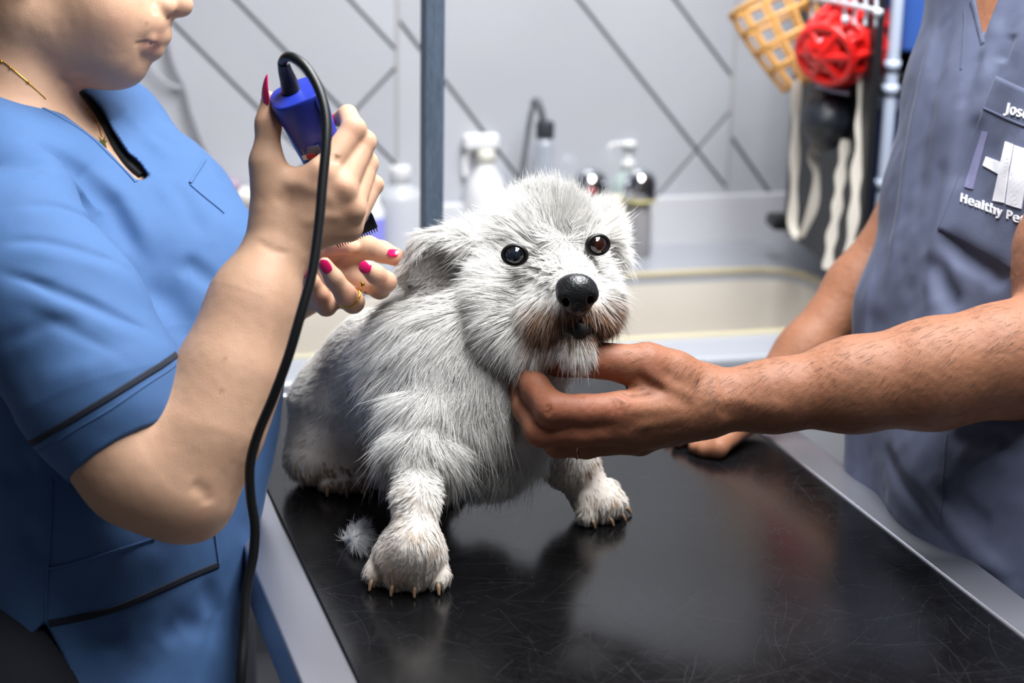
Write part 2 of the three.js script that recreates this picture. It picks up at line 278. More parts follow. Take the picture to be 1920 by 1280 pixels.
// ---------------------------------------------------------------- wash basin along the back wall
{
  const M_acryl = phys({ color: hex('#a6a9b1'), roughness: 0.22, clearcoat: 0.5, clearcoatRoughness: 0.15 }), M_cream = phys({ color: hex('#c9c2b8'), roughness: 0.3, clearcoat: 0.4 });
  const D = 0.87, sA = -1.95, sB = 0.10, bs0 = -1.15, bs1 = 0.012, bt0 = 0.215, bt1 = 0.552, tF = 0.66;
  const t = thing('wash_basin', 'long white wash basin with a cream bowl against the tiled wall', 'basin', W((sA + sB) / 2, 0, tF / 2));
  const rr = (p, s0, s1, t0, t1, r) => { p.moveTo(s0 + r, t0); p.lineTo(s1 - r, t0); p.quadraticCurveTo(s1, t0, s1, t0 + r); p.lineTo(s1, t1 - r); p.quadraticCurveTo(s1, t1, s1 - r, t1); p.lineTo(s0 + r, t1); p.quadraticCurveTo(s0, t1, s0, t1 - r); p.lineTo(s0, t0 + r); p.quadraticCurveTo(s0, t0, s0 + r, t0); return p; };
  const deckShape = rr(new THREE.Shape(), sA, sB, 0.004, tF, 0.012); deckShape.holes.push(rr(new THREE.Path(), bs0, bs1, bt0, bt1, 0.09));
  const flat = (g, y) => { g.rotateX(Math.PI / 2); g.translate(0, y, 0); return inRoom(g); };     // shape plane (s, t), extrusion downwards
  part('deck', flat(new THREE.ExtrudeGeometry(deckShape, { depth: 0.03, bevelEnabled: true, bevelThickness: 0.008, bevelSize: 0.008, bevelOffset: -0.008, bevelSegments: 4, curveSegments: 16 }), D - 0.008), M_acryl, t);
  part('splashback', rround(sA, sB + 0.35, D - 0.02, 0.952, 0.003, 0.016, 0.004), phys({ color: hex('#d3d3d8'), roughness: 0.35, clearcoat: 0.3 }), t);
  // bowl: rounded walls that slope in to a flat floor
  const ring = (s0, s1, t0, t1, r, y, n = 14) => { const a = rr(new THREE.Path(), s0, s1, t0, t1, r).getPoints(n); return a.map((q) => V(q.x, y, q.y)); };
  const rings = [ring(bs0 - 0.012, bs1 + 0.012, bt0 - 0.012, bt1 + 0.012, 0.1, D - 0.012), ring(bs0, bs1, bt0, bt1, 0.09, D - 0.016), ring(bs0 + 0.012, bs1 - 0.02, bt0 + 0.008, bt1 - 0.008, 0.085, D - 0.07), ring(bs0 + 0.03, bs1 - 0.06, bt0 + 0.02, bt1 - 0.02, 0.08, D - 0.2), ring(bs0 + 0.06, bs1 - 0.11, bt0 + 0.05, bt1 - 0.05, 0.07, D - 0.24)];
  const pos = [], idx = [], n = rings[0].length; rings.forEach((r) => r.forEach((p) => pos.push(p.x, p.y, p.z)));
  for (let i = 0; i < rings.length - 1; i++) for (let j = 0; j < n - 1; j++) { const a = i * n + j; idx.push(a, a + 1, a + n, a + 1, a + n + 1, a + n); }
  const c = pos.length / 3; pos.push((bs0 + bs1) / 2, D - 0.245, (bt0 + bt1) / 2); for (let j = 0; j < n - 1; j++) idx.push((rings.length - 1) * n + j, (rings.length - 1) * n + j + 1, c);
  const g = new THREE.BufferGeometry(); g.setAttribute('position', new THREE.Float32BufferAttribute(pos, 3)); g.setIndex(idx); g.computeVertexNormals();
  part('bowl', inRoom(g), M_cream, t);
  part('front_apron', rround(sA + 0.005, sB - 0.005, D - 0.3, D - 0.03, tF - 0.03, tF - 0.006, 0.006), phys({ color: hex('#c9cbd0'), roughness: 0.35 }), t);
  part('cabinet', rround(sA + 0.02, sB - 0.02, 0.0, D - 0.29, 0.03, tF - 0.05, 0.006), std({ color: hex('#d6d8dc'), roughness: 0.5 }), t);
  const lip = new THREE.CatmullRomCurve3(ring(bs0 - 0.004, bs1 + 0.004, bt0 - 0.004, bt1 + 0.004, 0.094, D - 0.0005, 20).slice(0, -1), true, 'centripetal');
  part('bowl_lip', inRoom(new THREE.TubeGeometry(lip, 160, 0.006, 8, true)), phys({ color: hex('#b8ae92'), roughness: 0.35 }), t);
}

// ---------------------------------------------------------------- things on and above the basin
const lathe = (pts, at, seg = 28) => { const g = new THREE.LatheGeometry(pts.map(([r, y]) => new THREE.Vector2(Math.max(r, 1e-4), y)), seg); g.translate(at.x, at.y, at.z); return g; };
const DECK = 0.87;
const M_whitePl = phys({ color: hex('#e9e9ea'), roughness: 0.4, clearcoat: 0.2 }), M_milky = phys({ color: hex('#e3e5ea'), roughness: 0.35, transmission: 0.35, thickness: 0 });
const M_chrome = std({ color: hex('#dfe2e6'), roughness: 0.06, metalness: 1 }), M_dark = std({ color: hex('#17181c'), roughness: 0.45 });
{
  // spray bottle
  let at = onY(908, 470, DECK);
  let t = thing('spray_bottle', 'white trigger spray bottle standing right of the steel post', 'bottle', at);
  part('bottle_body', lathe([[0, 0], [0.034, 0], [0.036, 0.01], [0.036, 0.09], [0.03, 0.12], [0.016, 0.14], [0.013, 0.155]], at), M_whitePl, t);
  part('collar', lathe([[0.0, 0.15], [0.0155, 0.15], [0.0155, 0.168], [0.01, 0.172], [0, 0.172]], at), phys({ color: hex('#e8e6d8'), roughness: 0.5 }), t);
  const hd = new RoundedBoxGeometry(0.06, 0.026, 0.02, 3, 0.007); hd.rotateY(WA); hd.translate(at.x - 0.008, at.y + 0.185, at.z); part('spray_head', hd, M_whitePl, t);
  part('trigger', capTube([at.clone().add(V(-0.022, 0.176, 0)), at.clone().add(V(-0.034, 0.155, 0)), at.clone().add(V(-0.034, 0.125, 0))], () => 0.005, 12, 8), M_whitePl, t);
  // translucent jug and small bottles left of the post
  at = onY(748, 470, DECK);
  t = thing('plastic_jug', 'milky plastic jug standing left of the steel post', 'bottle', at);
  part('jug_body', lathe([[0, 0], [0.037, 0], [0.04, 0.008], [0.04, 0.088], [0.036, 0.102], [0.02, 0.112], [0.017, 0.12]], at), M_milky, t);
  part('cap', lathe([[0, 0.118], [0.02, 0.118], [0.02, 0.142], [0.017, 0.146], [0, 0.146]], at), M_whitePl, t);
  at = onY(697, 490, DECK);
  t = thing('labelled_bottle', 'small white bottle with a violet label behind the clipper', 'bottle', at);
  part('bottle_body', lathe([[0, 0], [0.02, 0], [0.021, 0.005], [0.021, 0.085], [0.012, 0.1], [0.012, 0.115], [0, 0.115]], at), M_whitePl, t);
  part('label', lathe([[0.0213, 0.03], [0.0217, 0.031], [0.0217, 0.074], [0.0213, 0.075]], at), std({ color: hex('#8a8ce0'), roughness: 0.5 }), t, 'violet label band');
  at = onY(470, 500, DECK);
  t = thing('round_jar', 'white round jar between the mauve bag and the raised hand', 'jar', at);
  part('jar_body', lathe([[0, 0], [0.028, 0], [0.03, 0.006], [0.03, 0.095], [0.027, 0.1], [0, 0.1]], at), M_whitePl, t);
  part('lid', lathe([[0, 0.1], [0.031, 0.1], [0.031, 0.122], [0.028, 0.126], [0, 0.126]], at), phys({ color: hex('#f1eee6'), roughness: 0.4 }), t);
  at = onY(437, 505, DECK);
  const f = new Field(); const q = at.clone().add(V(-0.008, 0, 0.0));
  f.chain([[q.clone().add(V(0, 0.032, 0)), 0.03], [q.clone().add(V(0.0, 0.075, 0)), 0.028], [q.clone().add(V(-0.006, 0.125, 0)), 0.016]], 0.02);
  f.ell(q.clone().add(V(-0.004, 0.135, 0)), [0.026, 0.012, 0.018], null, 0.01);
  f.noise = (x, y, z) => 0.004 * noise3(x * 60, y * 40, z * 60) + 0.002 * noise3(x * 150, y * 120, z * 150);
  single('mauve_bag', f.mesh(0.003, { color: (x, y, z, c) => { const n = 0.5 + 0.5 * noise3(x * 35, y * 22, z * 35); c.setRGB(0.36 + 0.22 * n, 0.25 + 0.22 * n, 0.34 + 0.24 * n); } }), std({ vertexColors: true, roughness: 0.45 }), 'crumpled mauve plastic bag on the basin behind the blue scrub top', 'bag');
  // hose hanging on the tiles
  const onW = (x, y, o = 0.012) => onPlane(x, y, W(0, 0, o), WN);
  const hose = thing('wall_hose', 'thin grey hose hanging down the tiles beside the face', 'hose', onW(400, 330));
  part('hose_run', capTube([onW(300, -40), onW(322, 110), onW(346, 165), onW(356, 205), onW(374, 255), onW(405, 330), onW(425, 400), onW(440, 470)], () => 0.0042, 80, 10), std({ color: hex('#a3a3ab'), roughness: 0.5 }), hose);
  part('hose_branch', capTube([onW(268, 105), onW(290, 135), onW(318, 158), onW(346, 166)], () => 0.0026, 30, 8), std({ color: hex('#b0b0b8'), roughness: 0.5 }), hose);
  // shower arm with a dark collar and a clear tube
  const sh = thing('shower_arm', 'bent steel shower arm with a dark collar over the white dog', 'shower', onY(1000, 470, DECK));
  part('arm', capTube([onY(965, 455, DECK), onW(972, 380, 0.07), onW(985, 280, 0.07), onW(998, 205, 0.07), onW(1006, 190, 0.075), onW(1014, 208, 0.08), onW(1020, 234, 0.08)], () => 0.0046, 70, 12), std({ color: hex('#b6b9c0'), roughness: 0.25, metalness: 0.9 }), sh);
  part('elbow', capTube([onW(1000, 196, 0.07), onW(1006, 188, 0.075), onW(1013, 204, 0.08), onW(1018, 226, 0.08)], () => 0.0062, 24, 12), std({ color: hex('#63656d'), roughness: 0.4 }), sh);
  const cp = onW(1022, 243, 0.08); part('collar', lathe([[0, -0.013], [0.015, -0.013], [0.015, 0.012], [0.012, 0.014], [0, 0.014]], cp), std({ color: hex('#3a3c45'), roughness: 0.5 }), sh);
  part('clear_tube', lathe([[0, -0.14], [0.014, -0.14], [0.0165, -0.13], [0.0165, -0.03], [0.014, -0.014], [0, -0.014]], cp), phys({ color: hex('#eef1f6'), roughness: 0.08, transmission: 0.85, thickness: 0 }), sh);
  // chrome mixer with its domed knobs
  const fa = thing('chrome_tap', 'chrome domed tap knob shining right of the dog head', 'tap', onY(1195, 470, DECK));
  const kb = onW(1199, 372, 0.085);
  part('dome', lathe([[0, 0.05], [0.008, 0.0495], [0.017, 0.046], [0.0245, 0.038], [0.028, 0.026], [0.0285, 0.004], [0.0265, 0], [0, 0]].reverse(), kb, 40), M_chrome, fa);
  part('dome_rim', lathe([[0, -0.004], [0.0275, -0.004], [0.0275, 0.001], [0, 0.001]], kb), std({ color: hex('#c9bd7a'), roughness: 0.4 }), fa);
  part('stem', lathe([[0, DECK - kb.y], [0.022, DECK - kb.y], [0.021, -0.03], [0.019, -0.012], [0.02, -0.004], [0, -0.004]], kb), phys({ color: hex('#b9b6b8'), roughness: 0.2, transmission: 0.35, thickness: 0 }), fa);
  const fb = thing('chrome_tap', 'smaller chrome tap knob half hidden behind the dog head', 'tap', onY(1108, 470, DECK));
  const kc = onW(1106, 372, 0.06);
  part('dome', lathe([[0, 0.05], [0.012, 0.049], [0.024, 0.042], [0.031, 0.028], [0.03, 0.01], [0.024, 0], [0, 0]].reverse(), kc, 36), std({ color: hex('#c6cace'), roughness: 0.14, metalness: 1 }), fb);
  part('stem', lathe([[0, DECK - kc.y], [0.02, DECK - kc.y], [0.017, 0.002], [0, 0.002]], kc), M_chrome, fb);
  const mk = lathe([[0, -0.004], [0.0075, -0.003], [0.0075, 0.003], [0, 0.004]], V(0, 0, 0)); mk.rotateX(Math.PI / 2); mk.translate(kc.x - 0.0, kc.y + 0.018, kc.z + 0.031); part('hot_mark', mk, std({ color: hex('#b0303c'), roughness: 0.4 }), fb, 'red mark');
  // pump bottle and a pale green bottle behind the taps, a pink sponge
  let b = onY(1172, 455, DECK); let pb = thing('pump_bottle', 'pale pump bottle standing behind the chrome domed tap', 'bottle', b);
  part('bottle_body', lathe([[0, 0], [0.026, 0], [0.028, 0.006], [0.028, 0.1], [0.02, 0.118], [0.01, 0.124], [0.01, 0.132]], b), phys({ color: hex('#cfe0dc'), roughness: 0.3, transmission: 0.3, thickness: 0 }), pb);
  part('pump', merge([lathe([[0, 0.13], [0.012, 0.13], [0.012, 0.142], [0.004, 0.146], [0.004, 0.165], [0.012, 0.167], [0.012, 0.176], [0, 0.178]], b), capTube([b.clone().add(V(0, 0.172, 0)), b.clone().add(V(-0.03, 0.171, 0.006)), b.clone().add(V(-0.036, 0.163, 0.008))], () => 0.0045, 14, 8)]), M_whitePl, pb);
  b = onY(1150, 475, DECK); pb = thing('shampoo_bottle', 'cream shampoo bottle with a mint label beside the taps', 'bottle', b);
  part('bottle_body', lathe([[0, 0], [0.022, 0], [0.023, 0.005], [0.023, 0.075], [0.012, 0.092], [0.012, 0.1], [0, 0.1]], b), phys({ color: hex('#dfd6c2'), roughness: 0.35 }), pb);
  part('label', lathe([[0.0233, 0.012], [0.0237, 0.013], [0.0237, 0.06], [0.0233, 0.061]], b), std({ color: hex('#a9cfcb'), roughness: 0.5 }), pb, 'mint label');
  const sp = onY(1184, 462, DECK); const sg = new RoundedBoxGeometry(0.03, 0.02, 0.02, 3, 0.007); sg.translate(sp.x, sp.y + 0.0105, sp.z + 0.02);
  single('sponge', sg, std({ color: hex('#d9659a'), roughness: 0.9 }), 'small pink sponge at the foot of the domed tap', 'sponge');
}

// ---------------------------------------------------------------- shelving with the black side panel and the muzzles on it
{
  const M_rack = phys({ color: hex('#c9d4ea'), roughness: 0.35, clearcoat: 0.2 });
  const A = P(1466, 440, 2.98), B = P(1606, 522, 2.62); A.y = B.y = 0.925;
  const dir = B.clone().sub(A).normalize(), out = V(-dir.z, 0, dir.x); if (out.x > 0) out.negate();   // out: towards the basin
  const L = A.distanceTo(B), pm = frame(dir, V(0, 1, 0), V().crossVectors(dir, V(0, 1, 0)), A);
  const F0 = pm.clone(), into = (g) => { g.applyMatrix4(F0); return g; };
  const zc = V().crossVectors(dir, V(0, 1, 0)); const zo = zc.dot(out) > 0 ? 1 : -1;   // local z sign of the face towards the basin
  const post = P(1666, 215, 2.6), rack = thing('shelving_unit', 'white post shelving with a black side panel beside the basin', 'shelf', V(post.x, 0, post.z));
  const bd = new RoundedBoxGeometry(L, 1.3, 0.012, 2, 0.004); bd.translate(L / 2, 0.65, -0.008 * zo); part('side_panel', into(bd), std({ color: hex('#1c1d21'), roughness: 0.5 }), rack, 'black side panel');
  const ft = new RoundedBoxGeometry(0.05, 0.022, 0.035, 3, 0.008); ft.translate(0.0, 0.016, 0.006 * zo); part('panel_foot', into(ft), M_dark, rack);
  const back = post.clone().addScaledVector(dir, -L * 0.98), sideV = V(0.42, 0, 0.12);
  const posts = [post, post.clone().add(sideV), back.clone().add(V(0.06, 0, 0)), back.clone().add(sideV)];
  posts.forEach((p, i) => { part('post', lathe([[0, 0], [0.0095, 0], [0.0095, 2.0], [0.006, 2.006], [0, 2.006]], V(p.x, 0, p.z), 16), M_rack, rack); });
  for (const [px, py] of [[1668, 118], [1664, 165], [1648, 352]]) { const y = P(px, py, 2.6).y; part('post_joint', lathe([[0, -0.007], [0.012, -0.007], [0.012, 0.007], [0, 0.007]], V(post.x, y, post.z), 18), M_rack, rack); }
  const shelfY = P(1690, 118, 2.6).y, quad = (y, th) => { const g = new THREE.BoxGeometry(1, th, 1); const m = new THREE.Matrix4().makeBasis(sideV.clone(), V(0, 1, 0), posts[2].clone().sub(post)); g.translate(0.5, 0, 0.5); g.applyMatrix4(m); g.translate(post.x, y, post.z); return g; };
  [0.25, 0.68, shelfY, shelfY + 0.42].forEach((y) => part('shelf', quad(y, 0.022), phys({ color: hex('#e6e9ee'), roughness: 0.35 }), rack));
  // storage boxes on the shelves
  const spots = [[0.18, 0.5, 0.69], [0.62, 0.5, 0.69], [0.18, 0.5, shelfY + 0.011], [0.62, 0.5, shelfY + 0.011]];
  const labels = ['dark blue storage box on the middle shelf beside the white post', 'dark blue storage box further along the middle shelf', 'blue storage box on the upper shelf beside the white post', 'blue storage box further along the upper shelf'];
  spots.forEach(([a, b, y], i) => {
    const c = post.clone().addScaledVector(sideV, a).addScaledVector(posts[2].clone().sub(post), b * 0.8), h = i < 2 ? shelfY - 0.69 - 0.07 : 0.26;
    const tb = thing('storage_box', labels[i], 'box', V(c.x, y, c.z), 'blue boxes on the shelving');
    const g = new RoundedBoxGeometry(0.13, h, 0.22, 3, 0.01); g.rotateY(-0.4); g.translate(c.x, y + h / 2, c.z); part('box_body', g, phys({ color: hex(i < 2 ? '#2c3f6e' : '#3b62b0'), roughness: 0.4 }), tb);
    const ld = new RoundedBoxGeometry(0.138, 0.02, 0.228, 3, 0.006); ld.rotateY(-0.4); ld.translate(c.x, y + h + 0.008, c.z); part('lid', ld, phys({ color: hex('#7d8cae'), roughness: 0.4 }), tb);
    const k = lathe([[0, -0.003], [0.012, -0.003], [0.013, 0.002], [0, 0.006]], V(0, 0, 0), 20); k.rotateX(Math.PI / 2); k.translate(c.x - 0.03, y + h * 0.62, c.z + 0.118); part('latch', k, M_whitePl, tb);
  });
  // wire rack at the top of the panel
  const on = (x, y, o = 0.02) => onPlane(x, y, A.clone().addScaledVector(zc, zo * o), zc);
  const wr = thing('wire_rack', 'white wire rack hooked over the black panel above the red muzzle', 'rack', on(1590, 30, 0.03));
  const Mw = phys({ color: hex('#cfd3dc'), roughness: 0.35 });
  for (let i = 0; i < 7; i++) { const x = 1524 + i * 20; part('wire', capTube([on(x, -60, 0.03), on(x - 1, 20 + i * 1.5, 0.03), on(x - 2, 38 + i * 2, 0.035)], () => 0.0026, 10, 8), Mw, wr); }
  part('wire_rail', capTube([on(1500, -8, 0.033), on(1580, 6, 0.033), on(1652, 22, 0.033)], () => 0.0038, 14, 8), Mw, wr);
  for (const [x, y] of [[1537, 28], [1562, 32], [1586, 37], [1646, 24]]) { const g = new THREE.SphereGeometry(0.0065, 12, 8); const p = on(x, y, 0.037); g.translate(p.x, p.y, p.z); part('wire_tip', g, Mw, wr); }

  // a cage muzzle: hoops and bars of flat plastic on a cup (axis along a, open end first)
  function muzzle(name, label, mat, c, axis, upv, r0, r1, len, hoops, bars, wire) {
    const t = thing(name, label, 'muzzle', c); const z = axis.clone().normalize(), x = V().crossVectors(upv, z).normalize(), y = V().crossVectors(z, x);
    const pt = (u, a) => { const r = r0 + (r1 - r0) * u ** 1.6; return c.clone().addScaledVector(z, len * (u - 0.5)).addScaledVector(x, Math.cos(a) * r).addScaledVector(y, Math.sin(a) * r * 0.9); };
    for (let i = 0; i < hoops; i++) { const u = i / (hoops - 1), ps = []; for (let k = 0; k < 14; k++) ps.push(pt(u, k / 14 * 2 * Math.PI)); part('hoop', tube(ps, wire * (i === 0 ? 1.25 : 1), 56, 7, true), mat, t); }
    for (let k = 0; k < bars; k++) { const a = k / bars * 2 * Math.PI, ps = []; for (let i = 0; i <= 6; i++) ps.push(pt(i / 6, a)); part('bar', capTube(ps, () => wire * 0.95, 16, 7), mat, t); }
    for (let k = 0; k < 3; k++) { const a = k / 3 * Math.PI; part('end_bar', capTube([pt(1, a), pt(1, a).lerp(pt(1, a + Math.PI), 0.5).addScaledVector(z, wire), pt(1, a + Math.PI)], () => wire * 0.95, 10, 7), mat, t); }
    return t;
  }
  const tan = phys({ color: hex('#d9a45e'), roughness: 0.5 }), red = phys({ color: hex('#e01a17'), roughness: 0.35, clearcoat: 0.3 }), strapM = std({ color: hex('#cfc8bd'), roughness: 0.85 });
  const c1 = P(1476, 72, 2.74);
  const tm = muzzle('basket_muzzle', 'tan plastic basket muzzle hanging at the edge of the black panel', tan, c1, V(0.45, -0.85, 0.25), V(0, 0, 1), 0.062, 0.040, 0.135, 5, 11, 0.0038);
  const c2 = P(1578, 86, 2.60);
  const rm = muzzle('basket_muzzle', 'red plastic basket muzzle on the black panel', red, c2, V(-0.62, -0.2, 0.72), V(0, 1, 0), 0.062, 0.044, 0.085, 4, 12, 0.0075);
  part('nose_cup', (() => { const f = new Field(), z = V(-0.62, -0.2, 0.72).normalize(), ce = c2.clone().addScaledVector(z, 0.004); f.ell(ce, [0.058, 0.046, 0.05], null, 0.005); f.ell(ce.clone().addScaledVector(z, -0.016), [0.058, 0.046, 0.05], null, 0.004).sub(); for (let i = 0; i < 9; i++) { const a = i * 2.4, r = 0.006 + 0.0032 * i, x = V().crossVectors(V(0, 1, 0), z).normalize(), y = V().crossVectors(z, x); f.cone(ce.clone().addScaledVector(x, Math.cos(a) * r).addScaledVector(y, Math.sin(a) * r), 0.0046, ce.clone().addScaledVector(x, Math.cos(a) * r).addScaledVector(y, Math.sin(a) * r).addScaledVector(z, 0.09), 0.0046, 0.002).sub(); } return f.mesh(0.002); })(), red, rm);
  for (const [x, y] of [[1618, 92], [1546, 80]]) { const g = new THREE.SphereGeometry(0.0085, 14, 10); g.scale(1.2, 1, 0.8); const p = P(x, y, 2.565); g.translate(p.x, p.y, p.z); part('rivet', g, Mw, rm, 'white strap rivet'); }
  part('strap_loop', capTube([P(1618, 94, 2.565), P(1636, 98, 2.57), P(1652, 92, 2.585)], () => 0.0028, 12, 8), Mw, rm);
  // straps: flat ribbons
  function ribbon(pts, w) { const c = new THREE.CatmullRomCurve3(pts, false, 'centripetal'), pos = [], idx = [], n = 50; for (let i = 0; i <= n; i++) { const p = c.getPointAt(i / n), t = c.getTangentAt(i / n), s = V().crossVectors(t, V(0.25, 0, 1)).normalize().multiplyScalar(w / 2 * (0.8 + 0.2 * Math.sin(i * 0.55))), nn = V().crossVectors(s, t).normalize().multiplyScalar(0.001); for (const [a, b] of [[-1, 1], [1, 1], [1, -1], [-1, -1]]) { const q = p.clone().addScaledVector(s, a).addScaledVector(nn, b); pos.push(q.x, q.y, q.z); } }
    for (let i = 0; i < n; i++) for (let j = 0; j < 4; j++) { const a = i * 4 + j, b = i * 4 + (j + 1) % 4; idx.push(a, b, a + 4, b, b + 4, a + 4); } const g = new THREE.BufferGeometry(); g.setAttribute('position', new THREE.Float32BufferAttribute(pos, 3)); g.setAttribute('uv', new THREE.Float32BufferAttribute(new Float32Array(pos.length / 3 * 2), 2)); g.setIndex(idx); const h = g.toNonIndexed(); h.computeVertexNormals(); return h; }
  part('strap', ribbon([P(1494, 150, 2.70), P(1492, 220, 2.71), P(1490, 300, 2.72), P(1488, 380, 2.73), P(1486, 425, 2.73), P(1498, 446, 2.72), P(1512, 420, 2.71), P(1526, 380, 2.70), P(1530, 320, 2.69), P(1522, 298, 2.69), P(1540, 262, 2.68)], 0.0165), strapM, tm);
  part('strap', ribbon([P(1622, 135, 2.58), P(1614, 205, 2.59), P(1613, 260, 2.59), P(1606, 320, 2.59), P(1602, 390, 2.59), P(1596, 440, 2.59), P(1588, 500, 2.59)], 0.018), strapM, rm);
  const bm = thing('leather_muzzle', 'black leather muzzle hanging below the red muzzle', 'muzzle', P(1545, 270, 2.66)); const bf = new Field();
  bf.chain([[P(1556, 180, 2.66), M(38, 2.66)], [P(1550, 225, 2.65), M(42, 2.66)], [P(1548, 258, 2.66), M(26, 2.66)]], 0.02); bf.noise = (x, y, z) => 0.002 * noise3(x * 70, y * 70, z * 70);
  part('muzzle_body', bf.mesh(0.003), std({ color: hex('#23272f'), roughness: 0.45 }), bm);
  part('metal_bar', capTube([P(1532, 158, 2.625), P(1560, 168, 2.62), P(1594, 174, 2.615)], () => 0.005, 16, 8), std({ color: hex('#a9a9bd'), roughness: 0.35, metalness: 0.6 }), bm);
  part('strap', ribbon([P(1586, 262, 2.64), P(1576, 330, 2.64), P(1568, 400, 2.64), P(1558, 450, 2.64), P(1552, 505, 2.64)], 0.018), strapM, bm);
}

// ---------------------------------------------------------------- grooming table
const TY = 0.9, TA = 17.3 * Math.PI / 180, TN = V(Math.cos(TA), 0, -Math.sin(TA)), TX = V(-Math.sin(TA), 0, -Math.cos(TA));   // TN across, TX along (away)
const TAB = frame(TN, V(0, 1, 0), TX.clone().negate(), V(0, TY, 0));    // local x across, y up, z towards the camera side
const cMat0 = onY(575, 1077, TY).dot(TN), cMat1 = onY(1675, 1006, TY).dot(TN), farA = onY(512, 737, TY).dot(TX), nearA = 0.92;
{
  const across0 = cMat0 - 0.046, across1 = cMat1 + 0.046, len = farA - nearA;
  const steel = (() => { const r = rng(7), line = Array.from({ length: 256 }, () => r()); const tx = dataTex(256, 256, (x, y) => 0.5 + 0.3 * (line[y] - 0.5) + 0.2 * (line[(y * 7 + (x >> 5)) % 256] - 0.5)); tx.repeat.set(1, 1); return { c: std({ color: hex('#b4b5be'), metalness: 0.92, roughness: 0.32, bumpMap: tx, bumpScale: 0.00006 }) }; })().c;
  const t = thing('grooming_table', 'steel grooming table with a scratched black rubber top', 'table', V(0, 0, 0)); const b0 = V((across0 + across1) / 2, 0, -(farA + nearA) / 2).applyMatrix4(TAB); t.position.set(b0.x, 0, b0.z);
  const tb = (x0, x1, y0, y1, z0, z1, r = 0.003) => { const g = new RoundedBoxGeometry(x1 - x0, y1 - y0, z1 - z0, 2, r); g.translate((x0 + x1) / 2, (y0 + y1) / 2, (z0 + z1) / 2); g.applyMatrix4(TAB); return g; };
  // scratched rubber
  const Wt = 1024, Ht = 2048, sc = new Float32Array(Wt * Ht), r = rng(11);
  const stroke = (x, y, a, L, v, curve) => { for (let i = 0; i < L; i++) { const xi = ((x | 0) % Wt + Wt) % Wt, yi = ((y | 0) % Ht + Ht) % Ht; sc[yi * Wt + xi] = Math.max(sc[yi * Wt + xi], v); x += Math.cos(a); y += Math.sin(a); a += curve; } };
  for (let i = 0; i < 9000; i++) { const yb = r() < 0.65 ? r() * r() * Ht * 0.75 : r() * Ht; stroke(r() * Wt, yb, r() * 6.28, 12 + r() * r() * 260, (0.1 + 0.75 * r() * r() * r()) , (r() - 0.5) * 0.008); }
  for (let i = 0; i < 260; i++) { const x = r() * Wt, y = r() * Ht; for (let k = 0; k < 1 + r() * 3; k++) sc[(y + k | 0) % Ht * Wt + (x | 0)] = 0.5 + 0.5 * r(); }
  const mud = (x, y) => 0.5 + 0.5 * noise3(x * 0.012, y * 0.012, 3) * 0.7 + 0.3 * noise3(x * 0.06, y * 0.06, 8);
  const cm = dataTex(Wt, Ht, (x, y) => { const s = sc[y * Wt + x], b = 0.035 + 0.02 * mud(x, y) + s * 0.11; return [b, b, b * 1.15]; }, true, false);
  const rm = dataTex(Wt, Ht, (x, y) => { const s = sc[y * Wt + x]; const v = 0.15 + 0.05 * mud(x, y) + 0.35 * s; return [v, v, v]; }, false, false);
  const hm = dataTex(Wt, Ht, (x, y) => 0.6 - 0.55 * sc[y * Wt + x] + 0.1 * noise3(x * 0.5, y * 0.5, 2), false, false);
  const matG = tb(cMat0 + 0.001, cMat1 - 0.001, -0.004, 0, -farA + 0.012, -nearA - 0.04, 0.0015);
  { const p = matG.attributes.position, uv = matG.attributes.uv; for (let i = 0; i < p.count; i++) { const q = V(p.getX(i), 0, p.getZ(i)); uv.setXY(i, (q.dot(TN) - cMat0) / (cMat1 - cMat0), (q.dot(TX) - nearA) / len); } }
  part('rubber_top', matG, phys({ map: cm, roughnessMap: rm, roughness: 1, bumpMap: hm, bumpScale: 0.00004, ior: 1.42 }), t, 'scratched black rubber top');
  part('side_rail', tb(across0, cMat0, -0.05, 0.0015, -farA - 0.0, -nearA), steel, t); part('side_rail', tb(cMat1, across1, -0.05, 0.0015, -farA, -nearA), steel, t);
  part('end_rail', tb(cMat0, cMat1, -0.05, 0.001, -farA, -farA + 0.012), steel, t); part('end_rail', tb(cMat0, cMat1, -0.05, 0.001, -nearA - 0.04, -nearA), steel, t);
  part('tray', tb(cMat0 - 0.01, cMat1 + 0.01, -0.045, -0.006, -farA + 0.01, -nearA - 0.01), steel, t);
  for (const x of [across0 + 0.05, across1 - 0.05]) for (const z of [-farA + 0.06, -nearA - 0.06]) part('leg', tb(x - 0.018, x + 0.018, -TY, -0.046, z - 0.018, z + 0.018, 0.005), steel, t);
  for (const z of [-farA + 0.06, -nearA - 0.06]) part('cross_bar', tb(across0 + 0.05, across1 - 0.05, -0.72, -0.69, z - 0.012, z + 0.012, 0.004), steel, t);
  // upright post at the far end
  const pf = onPlane(809, 430, V(0, 0, 0).addScaledVector(TX, farA + 0.022), TX);
  const pt = thing('steel_post', 'square grey steel grooming post behind the dog', 'post', V(pf.x, 0, pf.z));
  const pg = new RoundedBoxGeometry(0.0245, 2.25, 0.0245, 2, 0.002); pg.rotateY(TA); pg.translate(pf.x, 1.125, pf.z);
  const ptex = dataTex(64, 256, (x, y) => { const n = 0.42 + 0.03 * noise3(x * 0.2, y * 0.05, 2) + 0.04 * noise3(x * 0.4, y * 0.3, 5); return [n * 0.86, n * 1.0, n * 1.16]; }, true); ptex.repeat.set(1, 4);
  part('tube', pg, std({ map: ptex, metalness: 0.25, roughness: 0.5 }), pt);
  const cg = new RoundedBoxGeometry(0.06, 0.05, 0.05, 2, 0.005); cg.rotateY(TA); cg.translate(pf.x, TY - 0.02, pf.z + 0.0); part('clamp', cg, M_dark, pt);
